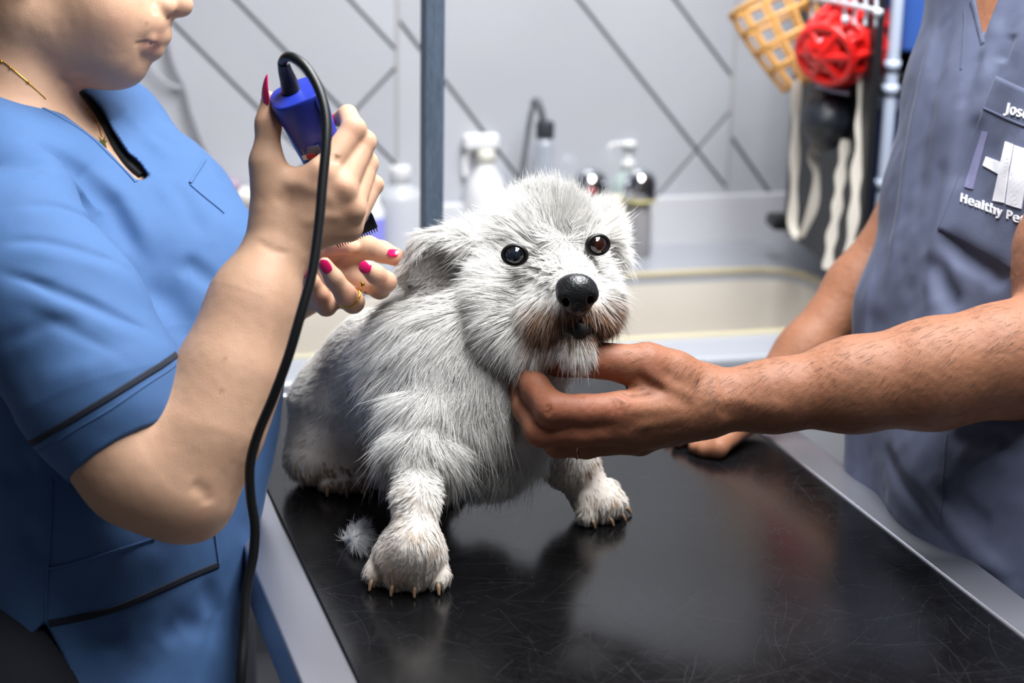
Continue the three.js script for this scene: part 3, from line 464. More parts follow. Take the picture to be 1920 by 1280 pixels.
  const bg = new RoundedBoxGeometry(0.2, 0.012, 0.2, 2, 0.004); bg.rotateY(TA); bg.translate(pf.x, 0.006, pf.z); part('foot_plate', bg, M_dark, pt);
}

// ---------------------------------------------------------------- fur: curved tapering hairs
function hairGeometry(seg = 4) {
  const pos = [], nor = [], idx = [];
  for (let i = 0; i <= seg; i++) { const y = i / seg, w = (i === seg ? 0.06 : (1 - 0.75 * y * y)) * 0.5, z = -y * y; for (const [s, b] of [[-1, 0], [0, 1], [1, 0]]) { pos.push(s * w, y, z); const n = V(s * 0.5, 0.6 * y, 1).normalize(); nor.push(n.x, n.y, n.z); } }
  for (let i = 0; i < seg; i++) for (let j = 0; j < 2; j++) { const a = i * 3 + j; idx.push(a, a + 1, a + 3, a + 1, a + 4, a + 3); }
  const g = new THREE.BufferGeometry(); g.setAttribute('position', new THREE.Float32BufferAttribute(pos, 3)); g.setAttribute('normal', new THREE.Float32BufferAttribute(nor, 3)); g.setAttribute('uv', new THREE.Float32BufferAttribute(new Float32Array(pos.length / 3 * 2), 2)); g.setIndex(idx); return g;
}
const HAIR = hairGeometry();
// o: density(p,n), len(p,n), dir(p,n), color(p,n,r,c), width, lift(p), clump (m), bend, seed
function fur(name, geo, parent, mat, count, o) {
  const p = geo.attributes.position, ix = geo.index.array, T = ix.length / 3, cum = new Float64Array(T), r = rng(o.seed ?? 1), a = V(), b = V(), c = V(), u = V(), v = V(), w = V(); let sum = 0;
  const off = V(); { let q = parent; while (q && q !== scene) { off.add(q.position); q = q.parent; } }
  const wp = (i, t) => t.fromBufferAttribute(p, i).add(geo.userData.moved ? off : V());
  for (let t = 0; t < T; t++) { wp(ix[3 * t], a); wp(ix[3 * t + 1], b); wp(ix[3 * t + 2], c); u.subVectors(b, a); v.subVectors(c, a); w.crossVectors(u, v); const m = a.clone().add(b).add(c).divideScalar(3); sum += w.length() * clamp(o.weight ? o.weight(m) : 1, 0, 9); cum[t] = sum; }
  const N = geo.attributes.normal, mats = [], cols = [], col = new THREE.Color(), m4 = new THREE.Matrix4(), X = V(), Y = V(), Z = V(), n = V();
  const cl = o.clump ?? 0.006;
  for (let k = 0; k < count; k++) {
    const target = r() * sum; let lo = 0, hi = T - 1; while (lo < hi) { const mid = (lo + hi) >> 1; if (cum[mid] < target) lo = mid + 1; else hi = mid; }
    let s = r(), t = r(); if (s + t > 1) { s = 1 - s; t = 1 - t; }
    const [i, j, l] = [ix[3 * lo], ix[3 * lo + 1], ix[3 * lo + 2]]; wp(i, a); wp(j, b); wp(l, c); const q = a.clone().multiplyScalar(1 - s - t).addScaledVector(b, s).addScaledVector(c, t);
    n.set(0, 0, 0); for (const [vi, f] of [[i, 1 - s - t], [j, s], [l, t]]) { n.x += N.getX(vi) * f; n.y += N.getY(vi) * f; n.z += N.getZ(vi) * f; } n.normalize();
    if (o.density && r() > o.density(q, n)) continue;
    let L = o.len(q, n); if (L <= 0) continue; L *= (0.75 + 0.5 * r()) * (r() < 0.07 ? 1.45 : 1);
    const d = o.dir(q, n).clone(); const f1 = o.f1 ?? 45, f2 = o.f2 ?? 120, wv = o.wave ?? 0.45;
    d.x += wv * noise3(q.x * f1, q.y * f1, q.z * f1) + 0.5 * wv * noise3(q.x * f2, q.y * f2, q.z * f2 + 9); d.y += wv * noise3(q.x * f1 + 31, q.y * f1, q.z * f1) + 0.5 * wv * noise3(q.x * f2 + 7, q.y * f2, q.z * f2); d.z += wv * noise3(q.x * f1, q.y * f1 + 57, q.z * f1) + 0.5 * wv * noise3(q.x * f2, q.y * f2 + 3, q.z * f2);
    d.addScaledVector(n, -d.dot(n)).normalize(); const lift = o.lift ? o.lift(q, n) : 0.4; d.addScaledVector(n, lift * (0.7 + 0.6 * r())); d.x += (r() - 0.5) * 0.22; d.y += (r() - 0.5) * 0.22; d.z += (r() - 0.5) * 0.22; d.normalize();
    if (cl > 0) {                                         // tips draw together into locks
      const ci = Math.floor(q.x / cl), cj = Math.floor(q.y / cl), ck = Math.floor(q.z / cl); const cc = V((ci + 0.2 + 0.6 * hash3(ci, cj, ck)) * cl, (cj + 0.2 + 0.6 * hash3(cj, ck, ci)) * cl, (ck + 0.2 + 0.6 * hash3(ck, ci, cj)) * cl); cc.addScaledVector(n, -cc.clone().sub(q).dot(n));
      const tip = cc.addScaledVector(d, L), own = q.clone().addScaledVector(d, L); own.lerp(tip, 0.55); d.subVectors(own, q); d.normalize();
    }
    Y.copy(d); Z.copy(n).addScaledVector(d, -n.dot(d)); if (Z.lengthSq() < 1e-4) Z.set(0.3, 0.2, 1).cross(d); Z.normalize(); X.crossVectors(Y, Z); const wd = (o.width ?? 0.0008) * (0.7 + 0.6 * r());
    const tw = (r() - 0.5) * 0.8; const X2 = X.clone().multiplyScalar(Math.cos(tw)).addScaledVector(Z, Math.sin(tw)), Z2 = Z.clone().multiplyScalar(Math.cos(tw)).addScaledVector(X, -Math.sin(tw));
    X2.multiplyScalar(wd); Y.multiplyScalar(L); Z2.multiplyScalar((o.bend ?? 0.25) * L * (0.5 + r()));
    m4.makeBasis(X2, Y, Z2); q.addScaledVector(n, -0.0006); m4.setPosition(q.x - off.x, q.y - off.y, q.z - off.z); mats.push(m4.clone());
    o.color(q, n, r, col); cols.push(col.r, col.g, col.b);
  }
  const im = new THREE.InstancedMesh(HAIR, mat, mats.length); mats.forEach((m, i) => { im.setMatrixAt(i, m); im.setColorAt(i, col.setRGB(cols[3 * i], cols[3 * i + 1], cols[3 * i + 2])); });
  im.name = name; im.userData.kind = 'stuff'; shadows(im); parent.add(im); return im;
}
const M_fur = phys({ color: 0xffffff, roughness: 0.9, transmission: 0.5, thickness: 0, specularIntensity: 0.4 });

// ---------------------------------------------------------------- the dog
const dogGroup = thing('dog', 'small white dog with a stained beard standing on the black table', 'dog', onY(820, 1000, TY));
const D_ = {};
{
  const J = (x, y, d, r) => [P(x, y, d), M(r, d)];
  const paw = (x, y, r) => { const q = onY(x, y, TY); q.y += r; return q; };
  const f = new Field();
  // trunk
  f.chain([J(650, 738, 1.955, 93), J(730, 702, 1.89, 106), J(835, 690, 1.81, 118), J(900, 735, 1.785, 116)], 0.05);
  f.chain([J(835, 690, 1.81, 116), J(925, 640, 1.80, 100), J(985, 575, 1.785, 88)], 0.05);
  f.cone(P(880, 780, 1.775), M(98, 1.775), P(925, 845, 1.785), M(66, 1.785), 0.05);
  f.cone(P(735, 755, 1.90), M(78, 1.89), P(860, 805, 1.81), M(76, 1.8), 0.05);
  // near hind leg
  const hp = paw(655, 912, 0.017);
  f.chain([J(614, 770, 1.905, 76), J(588, 850, 1.90, 42), [hp.clone().add(V(-0.022, 0.012, -0.02)), 0.024], [hp, 0.019]], 0.03);
  const toes = [], addToes = (c, fwd, side, n, r, spread) => { for (let i = 0; i < n; i++) { const u = (i - (n - 1) / 2) / ((n - 1) / 2); const q = c.clone().addScaledVector(side, u * spread).addScaledVector(fwd, 0.017 - 0.009 * u * u); q.y = TY + r * 0.95; const s0 = c.clone().addScaledVector(side, u * spread * 0.75); s0.y += r * 0.75; f.cone(s0, r * 1.02, q, r, 0.0022); toes.push([q, fwd.clone().addScaledVector(side, u * 0.25).normalize(), r]); } };
  addToes(hp, V(0.3, 0, 0.95), V(0.95, 0, -0.3), 4, 0.0115, 0.025);
  // far hind leg
  const hp2 = paw(828, 930, 0.014); f.chain([J(775, 765, 1.99, 60), [hp2.clone().add(V(-0.03, 0.05, -0.05)), 0.02], [hp2, 0.015]], 0.03); addToes(hp2, V(0.5, 0, 0.86), V(0.86, 0, -0.5), 4, 0.008, 0.015);
  // near fore leg
  const p1 = paw(766, 1092, 0.018);
  f.chain([J(800, 790, 1.73, 58), J(788, 860, 1.705, 46), J(780, 940, 1.67, 35), J(777, 1020, 1.65, 30), [p1.clone().add(V(0.003, 0.014, -0.008)), 0.0165], [p1.clone().add(V(0, 0.002, 0)), 0.0165]], 0.022);
  f.ell(p1.clone().add(V(0.001, 0.006, 0.003)), [0.031, 0.0235, 0.025], null, 0.03); addToes(p1, V(-0.1, 0, 1), V(1, 0, 0.1), 4, 0.0128, 0.0275);
  // far fore leg
  const p2 = paw(1118, 968, 0.018);
  f.chain([J(1015, 790, 1.80, 55), J(1062, 870, 1.825, 38), [p2.clone().add(V(-0.024, 0.034, -0.012)), 0.0205], [p2, 0.0165]], 0.02);
  f.ell(p2.clone().add(V(0.003, -0.001, 0.002)), [0.026, 0.0155, 0.024], null, 0.02); addToes(p2, V(0.72, 0, 0.69), V(0.69, 0, -0.72), 4, 0.0105, 0.024);
  // head
  f.ell(P(1012, 462, 1.79), [M(108, 1.79), M(97, 1.79), M(110, 1.79)], null, 0.03);
  f.ball(P(1030, 438, 1.75), M(67, 1.75), 0.03);
  f.cone(P(944, 540, 1.745), M(48, 1.745), P(964, 614, 1.725), M(48, 1.725), 0.02); f.cone(P(964, 614, 1.725), M(48, 1.725), P(1010, 640, 1.71), M(46, 1.71), 0.02);
  f.cone(P(1100, 530, 1.755), M(40, 1.755), P(1112, 590, 1.725), M(28, 1.725), 0.02);
  f.cone(P(1045, 510, 1.73), M(64, 1.73), P(1076, 545, 1.672), M(42, 1.672), 0.025);
  f.cone(P(1030, 585, 1.70), M(46, 1.7), P(1062, 590, 1.672), M(36, 1.672), 0.014);
  f.cone(P(1118, 572, 1.715), M(31, 1.715), P(1108, 588, 1.675), M(31, 1.675), 0.014);
  f.cone(P(1030, 635, 1.72), M(46, 1.72), P(1078, 646, 1.676), M(32, 1.685), 0.02);
  // ears
  const q1 = new THREE.Quaternion().setFromEuler(new THREE.Euler(0.15, 0.35, 0.15));
  f.ell(P(824, 498, 1.785), [M(66, 1.785), M(62, 1.785), 0.016], q1, 0.012);
  f.cone(P(890, 455, 1.785), M(30, 1.785), P(800, 458, 1.775), M(16, 1.775), 0.012);
  f.cone(P(800, 458, 1.775), M(16, 1.775), P(772, 500, 1.78), M(11, 1.78), 0.01);
  f.ell(P(830, 508, 1.769), [M(52, 1.785), M(42, 1.785), 0.012], q1, 0.008).sub();
  f.ball(P(872, 505, 1.772), M(18, 1.77), 0.006).sub();
  f.cone(P(1118, 430, 1.80), M(34, 1.8), P(1142, 470, 1.815), M(22, 1.81), 0.02);
  // eye hollows
  const eL = P(966, 477, 1.6925), eR = P(1118, 458, 1.710), rE = M(21.5, 1.68);
  f.ball(eL, rE * 1.12, 0.004).sub(); f.ball(eR, rE * 1.12, 0.004).sub();
  const nose = P(1081, 545, 1.64), mouth = P(1086, 617, 1.652), bridge = P(1073, 512, 1.648), skull = P(1012, 480, 1.78), with_ = P(835, 690, 1.81), rump = P(648, 748, 1.95);
  const axis = rump.clone().sub(with_).normalize(), earC = P(832, 508, 1.775), down = V(0, -1, 0);
  const beard = (p) => { const dx = Math.abs(p.x - mouth.x), dy = p.y - mouth.y; return smooth(0.056, 0.03, dx) * smooth(0.026, 0.01, Math.abs(dy - 0.004 + 0.2 * dx)) * smooth(0.085, 0.04, p.distanceTo(mouth)) * smooth(mouth.y - 0.013 - 0.3 * Math.max(0, dx - 0.014), mouth.y - 0.006 - 0.3 * Math.max(0, dx - 0.014), p.y); };
  const mouthW = (p) => smooth(1.35, 0.8, Math.hypot((p.x - mouth.x) / 0.020, (p.y - mouth.y) / 0.007, (p.z - mouth.z) / 0.03));
  const earIn = (p) => smooth(0.036, 0.022, p.distanceTo(earC));
  const headW = (p) => smooth(0.125, 0.095, p.distanceTo(P(1025, 510, 1.735)));
  const back = (p) => smooth(0.0, 0.035, p.clone().sub(with_).dot(axis) + 0.018 * noise3(p.x * 20, p.y * 20, p.z * 20)) * smooth(TY + 0.02, TY + 0.05, p.y);
  const pawW = (p) => Math.max(...[p1, p2, hp, hp2].map((q) => smooth(0.095, 0.035, p.distanceTo(q))));
  const foreLeg = (p) => smooth(TY + 0.15, TY + 0.10, p.y) * Math.max(smooth(0.06, 0.04, Math.hypot(p.x - p1.x, p.z - p1.z)), smooth(0.075, 0.05, Math.hypot(p.x - p2.x, p.z - p2.z))) * (1 - back(p));
  const patch = (p) => smooth(0.05, 0.6, noise3(p.x * 16 + 3, p.y * 16, p.z * 16) + 0.4 * noise3(p.x * 45, p.y * 45, p.z * 45));
  const furColor = (p, n, r, c) => {
    const v = 0.98 + 0.03 * (r() - 0.5); c.setRGB(v, v * 0.985, v * 0.955);
    const b = back(p) * (1 - headW(p)); if (b > 0) { const g = b * patch(p) * 0.14; c.lerp(lin(0.5, 0.5, 0.52), g); }
    const w = beard(p) * (0.45 + 0.7 * r()); if (w > 0.02) c.lerp(r() < 0.25 ? lin(0.13, 0.06, 0.03) : lin(0.46, 0.225, 0.095), clamp(w * 1.25));
    const pw = pawW(p); if (pw > 0) c.lerp(lin(0.5, 0.34, 0.2), pw * (0.12 + 0.2 * r() + 0.55 * smooth(0.05, 0.5, noise3(p.x * 95, p.y * 95, p.z * 95))));
    for (const h of [hp, hp2]) { const d = smooth(0.06, 0.03, p.distanceTo(h)); if (d > 0) c.lerp(lin(0.4, 0.27, 0.17), d * 0.75); }
    const e = Math.min(p.distanceTo(eL), p.distanceTo(eR)), ew = smooth(rE * 1.75, rE * 1.3, e); if (ew > 0) c.lerp(lin(0.05, 0.04, 0.04), ew * (r() < 0.7 ? 1 : 0.3));
    const ei = earIn(p); if (ei > 0) c.lerp(lin(0.36, 0.32, 0.32), ei * (0.25 + 0.6 * r()));
    const ch = mouthW(p); if (ch > 0) c.lerp(lin(0.05, 0.035, 0.03), ch * 0.9);
  };
  const skinCol = (x, y, z, c) => { const p = V(x, y, z); c.setRGB(0.84, 0.81, 0.78); const b = back(p) * (1 - headW(p)); if (b > 0) c.lerp(lin(0.5, 0.49, 0.51), b * 0.3 * patch(p)); const e = Math.min(p.distanceTo(eL), p.distanceTo(eR)); c.lerp(lin(0.02, 0.018, 0.018), smooth(rE * 1.45, rE * 1.2, e)); c.lerp(lin(0.42, 0.27, 0.24), earIn(p) * 0.7); c.lerp(lin(0.32, 0.18, 0.1), beard(p) * 0.8); c.lerp(lin(0.5, 0.38, 0.28), pawW(p) * 0.5); c.lerp(lin(0.02, 0.015, 0.015), mouthW(p)); };
  const geo = f.mesh(0.003, { color: skinCol });
  part('body', geo, std({ vertexColors: true, roughness: 0.8 }), dogGroup);
  const noFur = (p) => Math.min(p.distanceTo(eL), p.distanceTo(eR)) < rE * 1.06 || p.distanceTo(nose) < 0.0215 || Math.hypot((p.x - mouth.x) / 0.018, (p.y - mouth.y - 0.002) / 0.009, (p.z - mouth.z) / 0.03) < 1;
  const len = (p, n) => {
    if (noFur(p)) return 0;
    const hw = headW(p), b = back(p) * (1 - hw), lg = foreLeg(p) * (1 - hw), pw = pawW(p);
    let L = 0.027; L += (0.0105 - L) * b; L += (0.0095 - L) * lg; L += (0.0068 - L) * pw;
    if (p.y < TY + 0.18 && p.y > TY + 0.09) L += 0.009 * (1 - b) * (1 - lg) * (1 - hw) * (1 - pw);
    if (hw > 0) { let h = 0.025; const nb = smooth(0.06, 0.026, p.distanceTo(P(1058, 495, 1.668))); h += (0.010 - h) * nb; const nn = smooth(0.045, 0.024, p.distanceTo(nose)); h += (0.008 - h) * nn; h += ((0.011 + 0.013 * smooth(0.014, 0.03, Math.abs(p.x - mouth.x))) - h) * beard(p) * smooth(nose.y - 0.012, nose.y - 0.024, p.y); const e = Math.min(p.distanceTo(eL), p.distanceTo(eR)); h *= smooth(rE * 1.0, rE * 2.1, e) * 0.8 + 0.2; if (p.y < mouth.y - 0.008 && p.distanceTo(mouth) < 0.05) h = Math.min(h, 0.015); L += (h - L) * hw; }
    if (p.distanceTo(earC) < 0.05 && p.x < P(890, 500, 1.78).x) L = earIn(p) > 0.3 ? 0.0085 : 0.016;
    return L;
  };
  const dir = (p, n) => {
    const hw = headW(p), b = back(p), out = V();
    const h = p.clone().sub(bridge).normalize(); const low = smooth(bridge.y - 0.0, bridge.y - 0.05, p.y); h.addScaledVector(down, 0.9 * low); h.addScaledVector(down, 1.2 * beard(p));
    for (const e of [eL, eR]) { const w = smooth(rE * 2.2, rE * 1.1, p.distanceTo(e)); if (w > 0) h.lerp(p.clone().sub(e).normalize(), w * (p.y > e.y + 0.004 ? 0.25 : 0.8)); }
    const bo = axis.clone().multiplyScalar(0.35 + 0.5 * b).addScaledVector(down, 0.9 - 0.25 * b);
    if (p.x < P(893, 500, 1.78).x && p.distanceTo(earC) < 0.06) return V(-0.8, -0.5, 0.1);
    return out.copy(bo).lerp(h, hw);
  };
  const lift = (p) => { const hw = headW(p), b = back(p) * (1 - hw); return 0.46 - 0.16 * b - 0.2 * pawW(p) + 0.06 * hw + 0.4 * hw * smooth(bridge.y + 0.03, bridge.y + 0.075, p.y) - 0.25 * smooth(0.05, 0.03, p.distanceTo(nose)); };
  fur('fur', geo, dogGroup, M_fur, 420000, { seed: 5, len, dir, lift, color: furColor, width: 0.00075, clump: 0.0075, wave: 0.6, bend: 0.3, weight: (p) => (p.z < P(900, 700, 2.02).z ? 0.3 : 1) * (1 + 1.0 * headW(p)) });
  // eyes
  const hf = V(0.25, 0.12, 1).normalize();
  [[eL, V(-0.12, 0.12, 1)], [eR, V(0.45, 0.12, 1)]].forEach(([c, d], i) => {
    d.normalize(); const q = new THREE.Quaternion().setFromUnitVectors(V(0, 0, 1), d), put = (g) => { g.applyQuaternion(q); g.translate(c.x, c.y, c.z); return g; };
    const e = part('eye', put((() => { const g = new THREE.SphereGeometry(rE, 40, 28); g.scale(1, 0.9, 0.95); return g; })()), phys({ color: i ? hex('#120b08') : hex('#0c0d12'), roughness: 0.05, clearcoat: 1, clearcoatRoughness: 0.02 }), dogGroup, i ? 'dark brown eye' : 'black eye with a cloudy lens');
    const ir = new THREE.SphereGeometry(rE * 1.012, 32, 12, 0, Math.PI * 2, 0, 0.62); ir.rotateX(Math.PI / 2); ir.scale(1, 0.9, 0.95); part('iris', put(ir), phys({ color: i ? hex('#2c140b') : hex('#1c222d'), roughness: 0.06, clearcoat: 1, clearcoatRoughness: 0.02 }), e);
    part('eyelid', put((() => { const g = new THREE.TorusGeometry(rE * 0.97, rE * 0.2, 12, 48); g.scale(1.06, 0.86, 1.2); g.translate(0, 0, rE * 0.3); return g; })()), std({ color: hex('#0b090a'), roughness: 0.45 }), dogGroup, 'black eyelid rim');
  });
  // nose
  const nf = new Field();
  nf.ell(P(1080, 541, 1.640), [M(39, 1.64), M(29, 1.64), 0.014], null, 0.006).ell(P(1083, 570, 1.644), [M(27, 1.64), M(24, 1.64), 0.011], null, 0.01).cone(P(1058, 556, 1.634), M(14, 1.64), P(1108, 553, 1.637), M(14, 1.64), 0.006);
  nf.cone(P(1055, 563, 1.622), M(7, 1.63), P(1064, 566, 1.636), M(6, 1.63), 0.003).sub(); nf.cone(P(1111, 560, 1.626), M(7, 1.63), P(1103, 563, 1.638), M(6, 1.63), 0.003).sub(); nf.cone(P(1086, 572, 1.628), M(1.6, 1.63), P(1088, 606, 1.634), M(2, 1.63), 0.003).sub();
  nf.noise = (x, y, z) => 0.0002 * noise3(x * 900, y * 900, z * 900);
  part('nose', nf.mesh(0.0011), phys({ color: hex('#131416'), roughness: 0.38, clearcoat: 0.25, clearcoatRoughness: 0.35 }), dogGroup, 'black leathery nose');
  const mf = new Field(); mf.cone(P(1048, 626, 1.672), M(9, 1.67), P(1086, 618, 1.660), M(14, 1.66), 0.004).cone(P(1086, 618, 1.660), M(14, 1.66), P(1120, 612, 1.672), M(10, 1.66), 0.004);
  part('lips', mf.mesh(0.0015), std({ color: hex('#0a0808'), roughness: 0.7 }), dogGroup, 'dark parted lips');
  // claws
  const clawM = std({ color: hex('#7a624b'), roughness: 0.4 });
  for (const [q, fw, r] of toes) { const s = q.clone().addScaledVector(fw, r * 0.75); s.y = TY + r * 0.7; const e = q.clone().addScaledVector(fw, r * 1.5); e.y = TY + 0.0012; part('claw', capTube([s, s.clone().lerp(e, 0.5).add(V(0, r * 0.22, 0)), e], (t) => 0.0031 * (1 - 0.6 * t), 8, 8), clawM, dogGroup); }
  Object.assign(D_, { f, eL, eR });
}
// a clipped tuft of fur lying on the table
{
  const at = onY(672, 1035, TY), t = thing('fur_tuft', 'small clipped tuft of white fur lying on the black table', 'tuft', at), f = new Field();
  f.chain([[at.clone().add(V(0.002, 0.009, 0.0)), 0.0085], [at.clone().add(V(0.0, 0.009, -0.014)), 0.0085], [at.clone().add(V(-0.003, 0.011, -0.026)), 0.006]], 0.008); f.cone(at.clone().add(V(0, 0.008, -0.015)), 0.005, at.clone().add(V(-0.014, 0.006, -0.016)), 0.0025, 0.006);
  f.noise = (x, y, z) => 0.0015 * noise3(x * 160, y * 160, z * 160);
  const g = f.mesh(0.0015); part('tuft_core', g, std({ color: hex('#e9e8e6'), roughness: 0.9 }), t);
  fur('loose_hairs', g, t, M_fur, 1500, { seed: 9, len: () => 0.012, dir: (p) => V(p.x - at.x, 0.1, p.z - at.z + 0.014), lift: () => 0.5, color: (p, n, r, c) => { const v = 0.9 + 0.06 * r(); c.setRGB(v, v, v); }, width: 0.0006, clump: 0.004, density: (p, n) => p.y > TY + 0.004 ? 1 : 0 });
}

// ---------------------------------------------------------------- people: shared pieces
const weave = dataTex(128, 128, (x, y) => 0.5 + 0.22 * Math.sin(x * Math.PI / 2) * 0.5 + 0.22 * Math.sin(y * Math.PI / 2 + (x >> 2) * Math.PI) * 0.5 + 0.2 * noise3(x * 0.4, y * 0.05, 1) + 0.15 * noise3(x * 0.08, y * 0.5, 6));
const poreTex = dataTex(256, 256, (x, y) => 0.5 + 0.25 * noise3(x * 0.35, y * 0.35, 1) + 0.2 * noise3(x * 0.8, y * 0.8, 4) - 0.25 * Math.max(0, noise3(x * 0.16, y * 0.5, 8)));
const cloth = (c, extra = {}) => { const t = weave.clone(); t.repeat.set(3, 3); t.needsUpdate = true; return phys({ color: c, roughness: 0.82, sheen: 0.35, sheenColor: c.clone().lerp(lin(1, 1, 1), 0.4), sheenRoughness: 0.5, bumpMap: t, bumpScale: 0.00016, ...extra }); };
const skinMat = () => phys({ vertexColors: true, roughness: 0.55, bumpMap: poreTex, bumpScale: 0.00016, sheen: 0.12, sheenColor: lin(0.9, 0.6, 0.5), sheenRoughness: 0.6, specularIntensity: 0.55 });
const JJ = (x, y, d, r) => [P(x, y, d), M(r, d)];
const inPoly = (poly, x, y) => { let d = 1e18, s = 1; for (let i = 0, j = poly.length - 1; i < poly.length; j = i++) { const [ax, ay] = poly[j], [bx, by] = poly[i], ex = bx - ax, ey = by - ay, wx = x - ax, wy = y - ay, h = clamp((wx * ex + wy * ey) / (ex * ex + ey * ey)); const dx = wx - ex * h, dy = wy - ey * h; d = Math.min(d, dx * dx + dy * dy); if ((ay > y) !== (by > y) && x < (bx - ax) * (y - ay) / (by - ay) + ax) s = -s; } return s * Math.sqrt(d); };
function prism(poly, d0, d1) {                          // cut with the outline of an opening, between two distances
  return (x, y, z) => { const qx = x - EYE.x, qy = y - EYE.y, qz = z - EYE.z, d = qx * FW.x + qy * FW.y + qz * FW.z, a = 960 + (qx * RT.x + qy * RT.y + qz * RT.z) / d * FPX, b = 640 - (qx * UPV.x + qy * UPV.y + qz * UPV.z) / d * FPX; return Math.max(inPoly(poly, a, b) * d / FPX, d0 - d, d - d1); };
}
const halfSpace = (p, n) => { const k = p.dot(n); return (x, y, z) => -(x * n.x + y * n.y + z * n.z - k); };   // solid where n.p > k
function patch(field, [A, B, C, D], n, lift, thick) {   // four-cornered cloth piece on a field (picture points, clockwise from top left)
  const pos = [], idx = [], N = n + 3;
  for (let i = -1; i <= n + 1; i++) for (let j = -1; j <= n + 1; j++) { const u = clamp(j, 0, n) / n, v = clamp(i, 0, n) / n, L = (a, b, t) => a + (b - a) * t; const x = L(L(A[0], B[0], u), L(D[0], C[0], u), v), y = L(L(A[1], B[1], u), L(D[1], C[1], u), v); const h = field.hit(x, y); if (!h) { console.log('patch misses', x, y); pos.push(0, 0, 0); continue; } const m = field.grad(h.x, h.y, h.z, 0.002); const edge = i < 0 || j < 0 || i > n || j > n; h.addScaledVector(m, edge ? lift - thick : lift); pos.push(h.x, h.y, h.z); }
  for (let i = 0; i < N - 1; i++) for (let j = 0; j < N - 1; j++) { const a = i * N + j; idx.push(a, a + N, a + 1, a + 1, a + N, a + N + 1); }
  const g = new THREE.BufferGeometry(); g.setAttribute('position', new THREE.Float32BufferAttribute(pos, 3)); const uv = new Float32Array(pos.length / 3 * 2); for (let i = 0; i < uv.length / 2; i++) { uv[2 * i] = pos[3 * i] * 10; uv[2 * i + 1] = pos[3 * i + 1] * 10; } g.setAttribute('uv', new THREE.BufferAttribute(uv, 2)); g.setIndex(idx); g.computeVertexNormals(); return g;
}
function nailGeo(at, along, normal, len, wid, point = 0) {   // a curved nail plate: at = middle, along = to the tip
  const z = normal.clone().normalize(), y = along.clone().addScaledVector(z, -along.dot(z)).normalize(), x = V().crossVectors(y, z), pos = [], idx = [], n = 8, m = 10;
  for (let l = 0; l < 2; l++) for (let i = 0; i <= m; i++) for (let j = 0; j <= n; j++) { const v = i / m * 2 - 1, u = j / n * 2 - 1; let w = Math.sqrt(Math.max(0, 1 - Math.abs(v) ** 3)); if (point && v > -0.2) w = Math.min(w, (1 - (v + 0.2) / 1.2) ** 0.75 + 0.02); const h = -0.3 * u * u * w * w * wid / 2 - 0.12 * v * v * len / 2 - (l ? 0.0009 : 0); const q = at.clone().addScaledVector(x, u * w * wid / 2).addScaledVector(y, v * len / 2).addScaledVector(z, h); pos.push(q.x, q.y, q.z); }
  const S = (m + 1) * (n + 1); for (let l = 0; l < 2; l++) for (let i = 0; i < m; i++) for (let j = 0; j < n; j++) { const a = l * S + i * (n + 1) + j, b = a + 1, c = a + n + 1, d = c + 1; l ? idx.push(a, c, b, b, c, d) : idx.push(a, b, c, b, d, c); }
  for (let j = 0; j < n; j++) { const a = j, b = m * (n + 1) + j; idx.push(a, a + S, a + 1, a + 1, a + S, a + S + 1, b, b + 1, b + S, b + 1, b + S + 1, b + S); }
  for (let i = 0; i < m; i++) { const a = i * (n + 1), b = a + n; idx.push(a, a + n + 1, a + S, a + n + 1, a + n + 1 + S, a + S, b, b + S, b + n + 1, b + n + 1, b + S, b + n + 1 + S); }
  const g = new THREE.BufferGeometry(); g.setAttribute('position', new THREE.Float32BufferAttribute(pos, 3)); g.setAttribute('uv', new THREE.Float32BufferAttribute(new Float32Array(pos.length / 3 * 2), 2)); g.setIndex(idx); g.computeVertexNormals(); return g;
}
const toCam = (p) => EYE.clone().sub(p).normalize();
const M_shoe = std({ color: hex('#2a2c30'), roughness: 0.6 });
function legsAndShoes(t, hips, feet, mat, r) {           // trousers and shoes below the tops
  const f = new Field(), shoes = [];
  hips.forEach((h, i) => { const q = feet[i], k = h.clone().lerp(q, 0.52).add(V(0.0, 0, 0.02)), an = V(q.x, 0.09, q.z); f.chain([[h, r], [k, r * 0.72], [an, r * 0.62]], 0.03); });
  f.cone(hips[0], r * 1.08, hips[1], r * 1.08, 0.05); f.fn(halfSpace(V(0, 0.06, 0), V(0, -1, 0)), -1, 0.004);
  f.noise = (x, y, z) => 0.003 * noise3(x * 22, y * 10, z * 22);
  part('trousers', f.mesh(0.007), mat, t);
  feet.forEach((q) => { const s = new Field(); s.chain([[V(q.x, 0.042, q.z), 0.042], [V(q.x + q.fx * 0.1, 0.036, q.z + q.fz * 0.1), 0.04], [V(q.x + q.fx * 0.17, 0.03, q.z + q.fz * 0.17), 0.03]], 0.03); s.fn(halfSpace(V(0, 0.001, 0), V(0, -1, 0)), -1, 0.003); part('shoe', s.mesh(0.006), M_shoe, t); });
}
const skinTone = (base, red, spots) => (x, y, z, c) => {
  const n = noise3(x * 18, y * 18, z * 18) * 0.4 + noise3(x * 110, y * 110, z * 110) * 0.3 + noise3(x * 300, y * 300, z * 300) * 0.3; c.copy(base); c.lerp(red, clamp(0.14 + 0.15 * n)); for (const [p, r, k, w] of spots) { const d = (x - p.x) ** 2 + (y - p.y) ** 2 + (z - p.z) ** 2; if (d < r * r * 4) c.lerp(k, w * Math.exp(-d / (r * r))); }
};

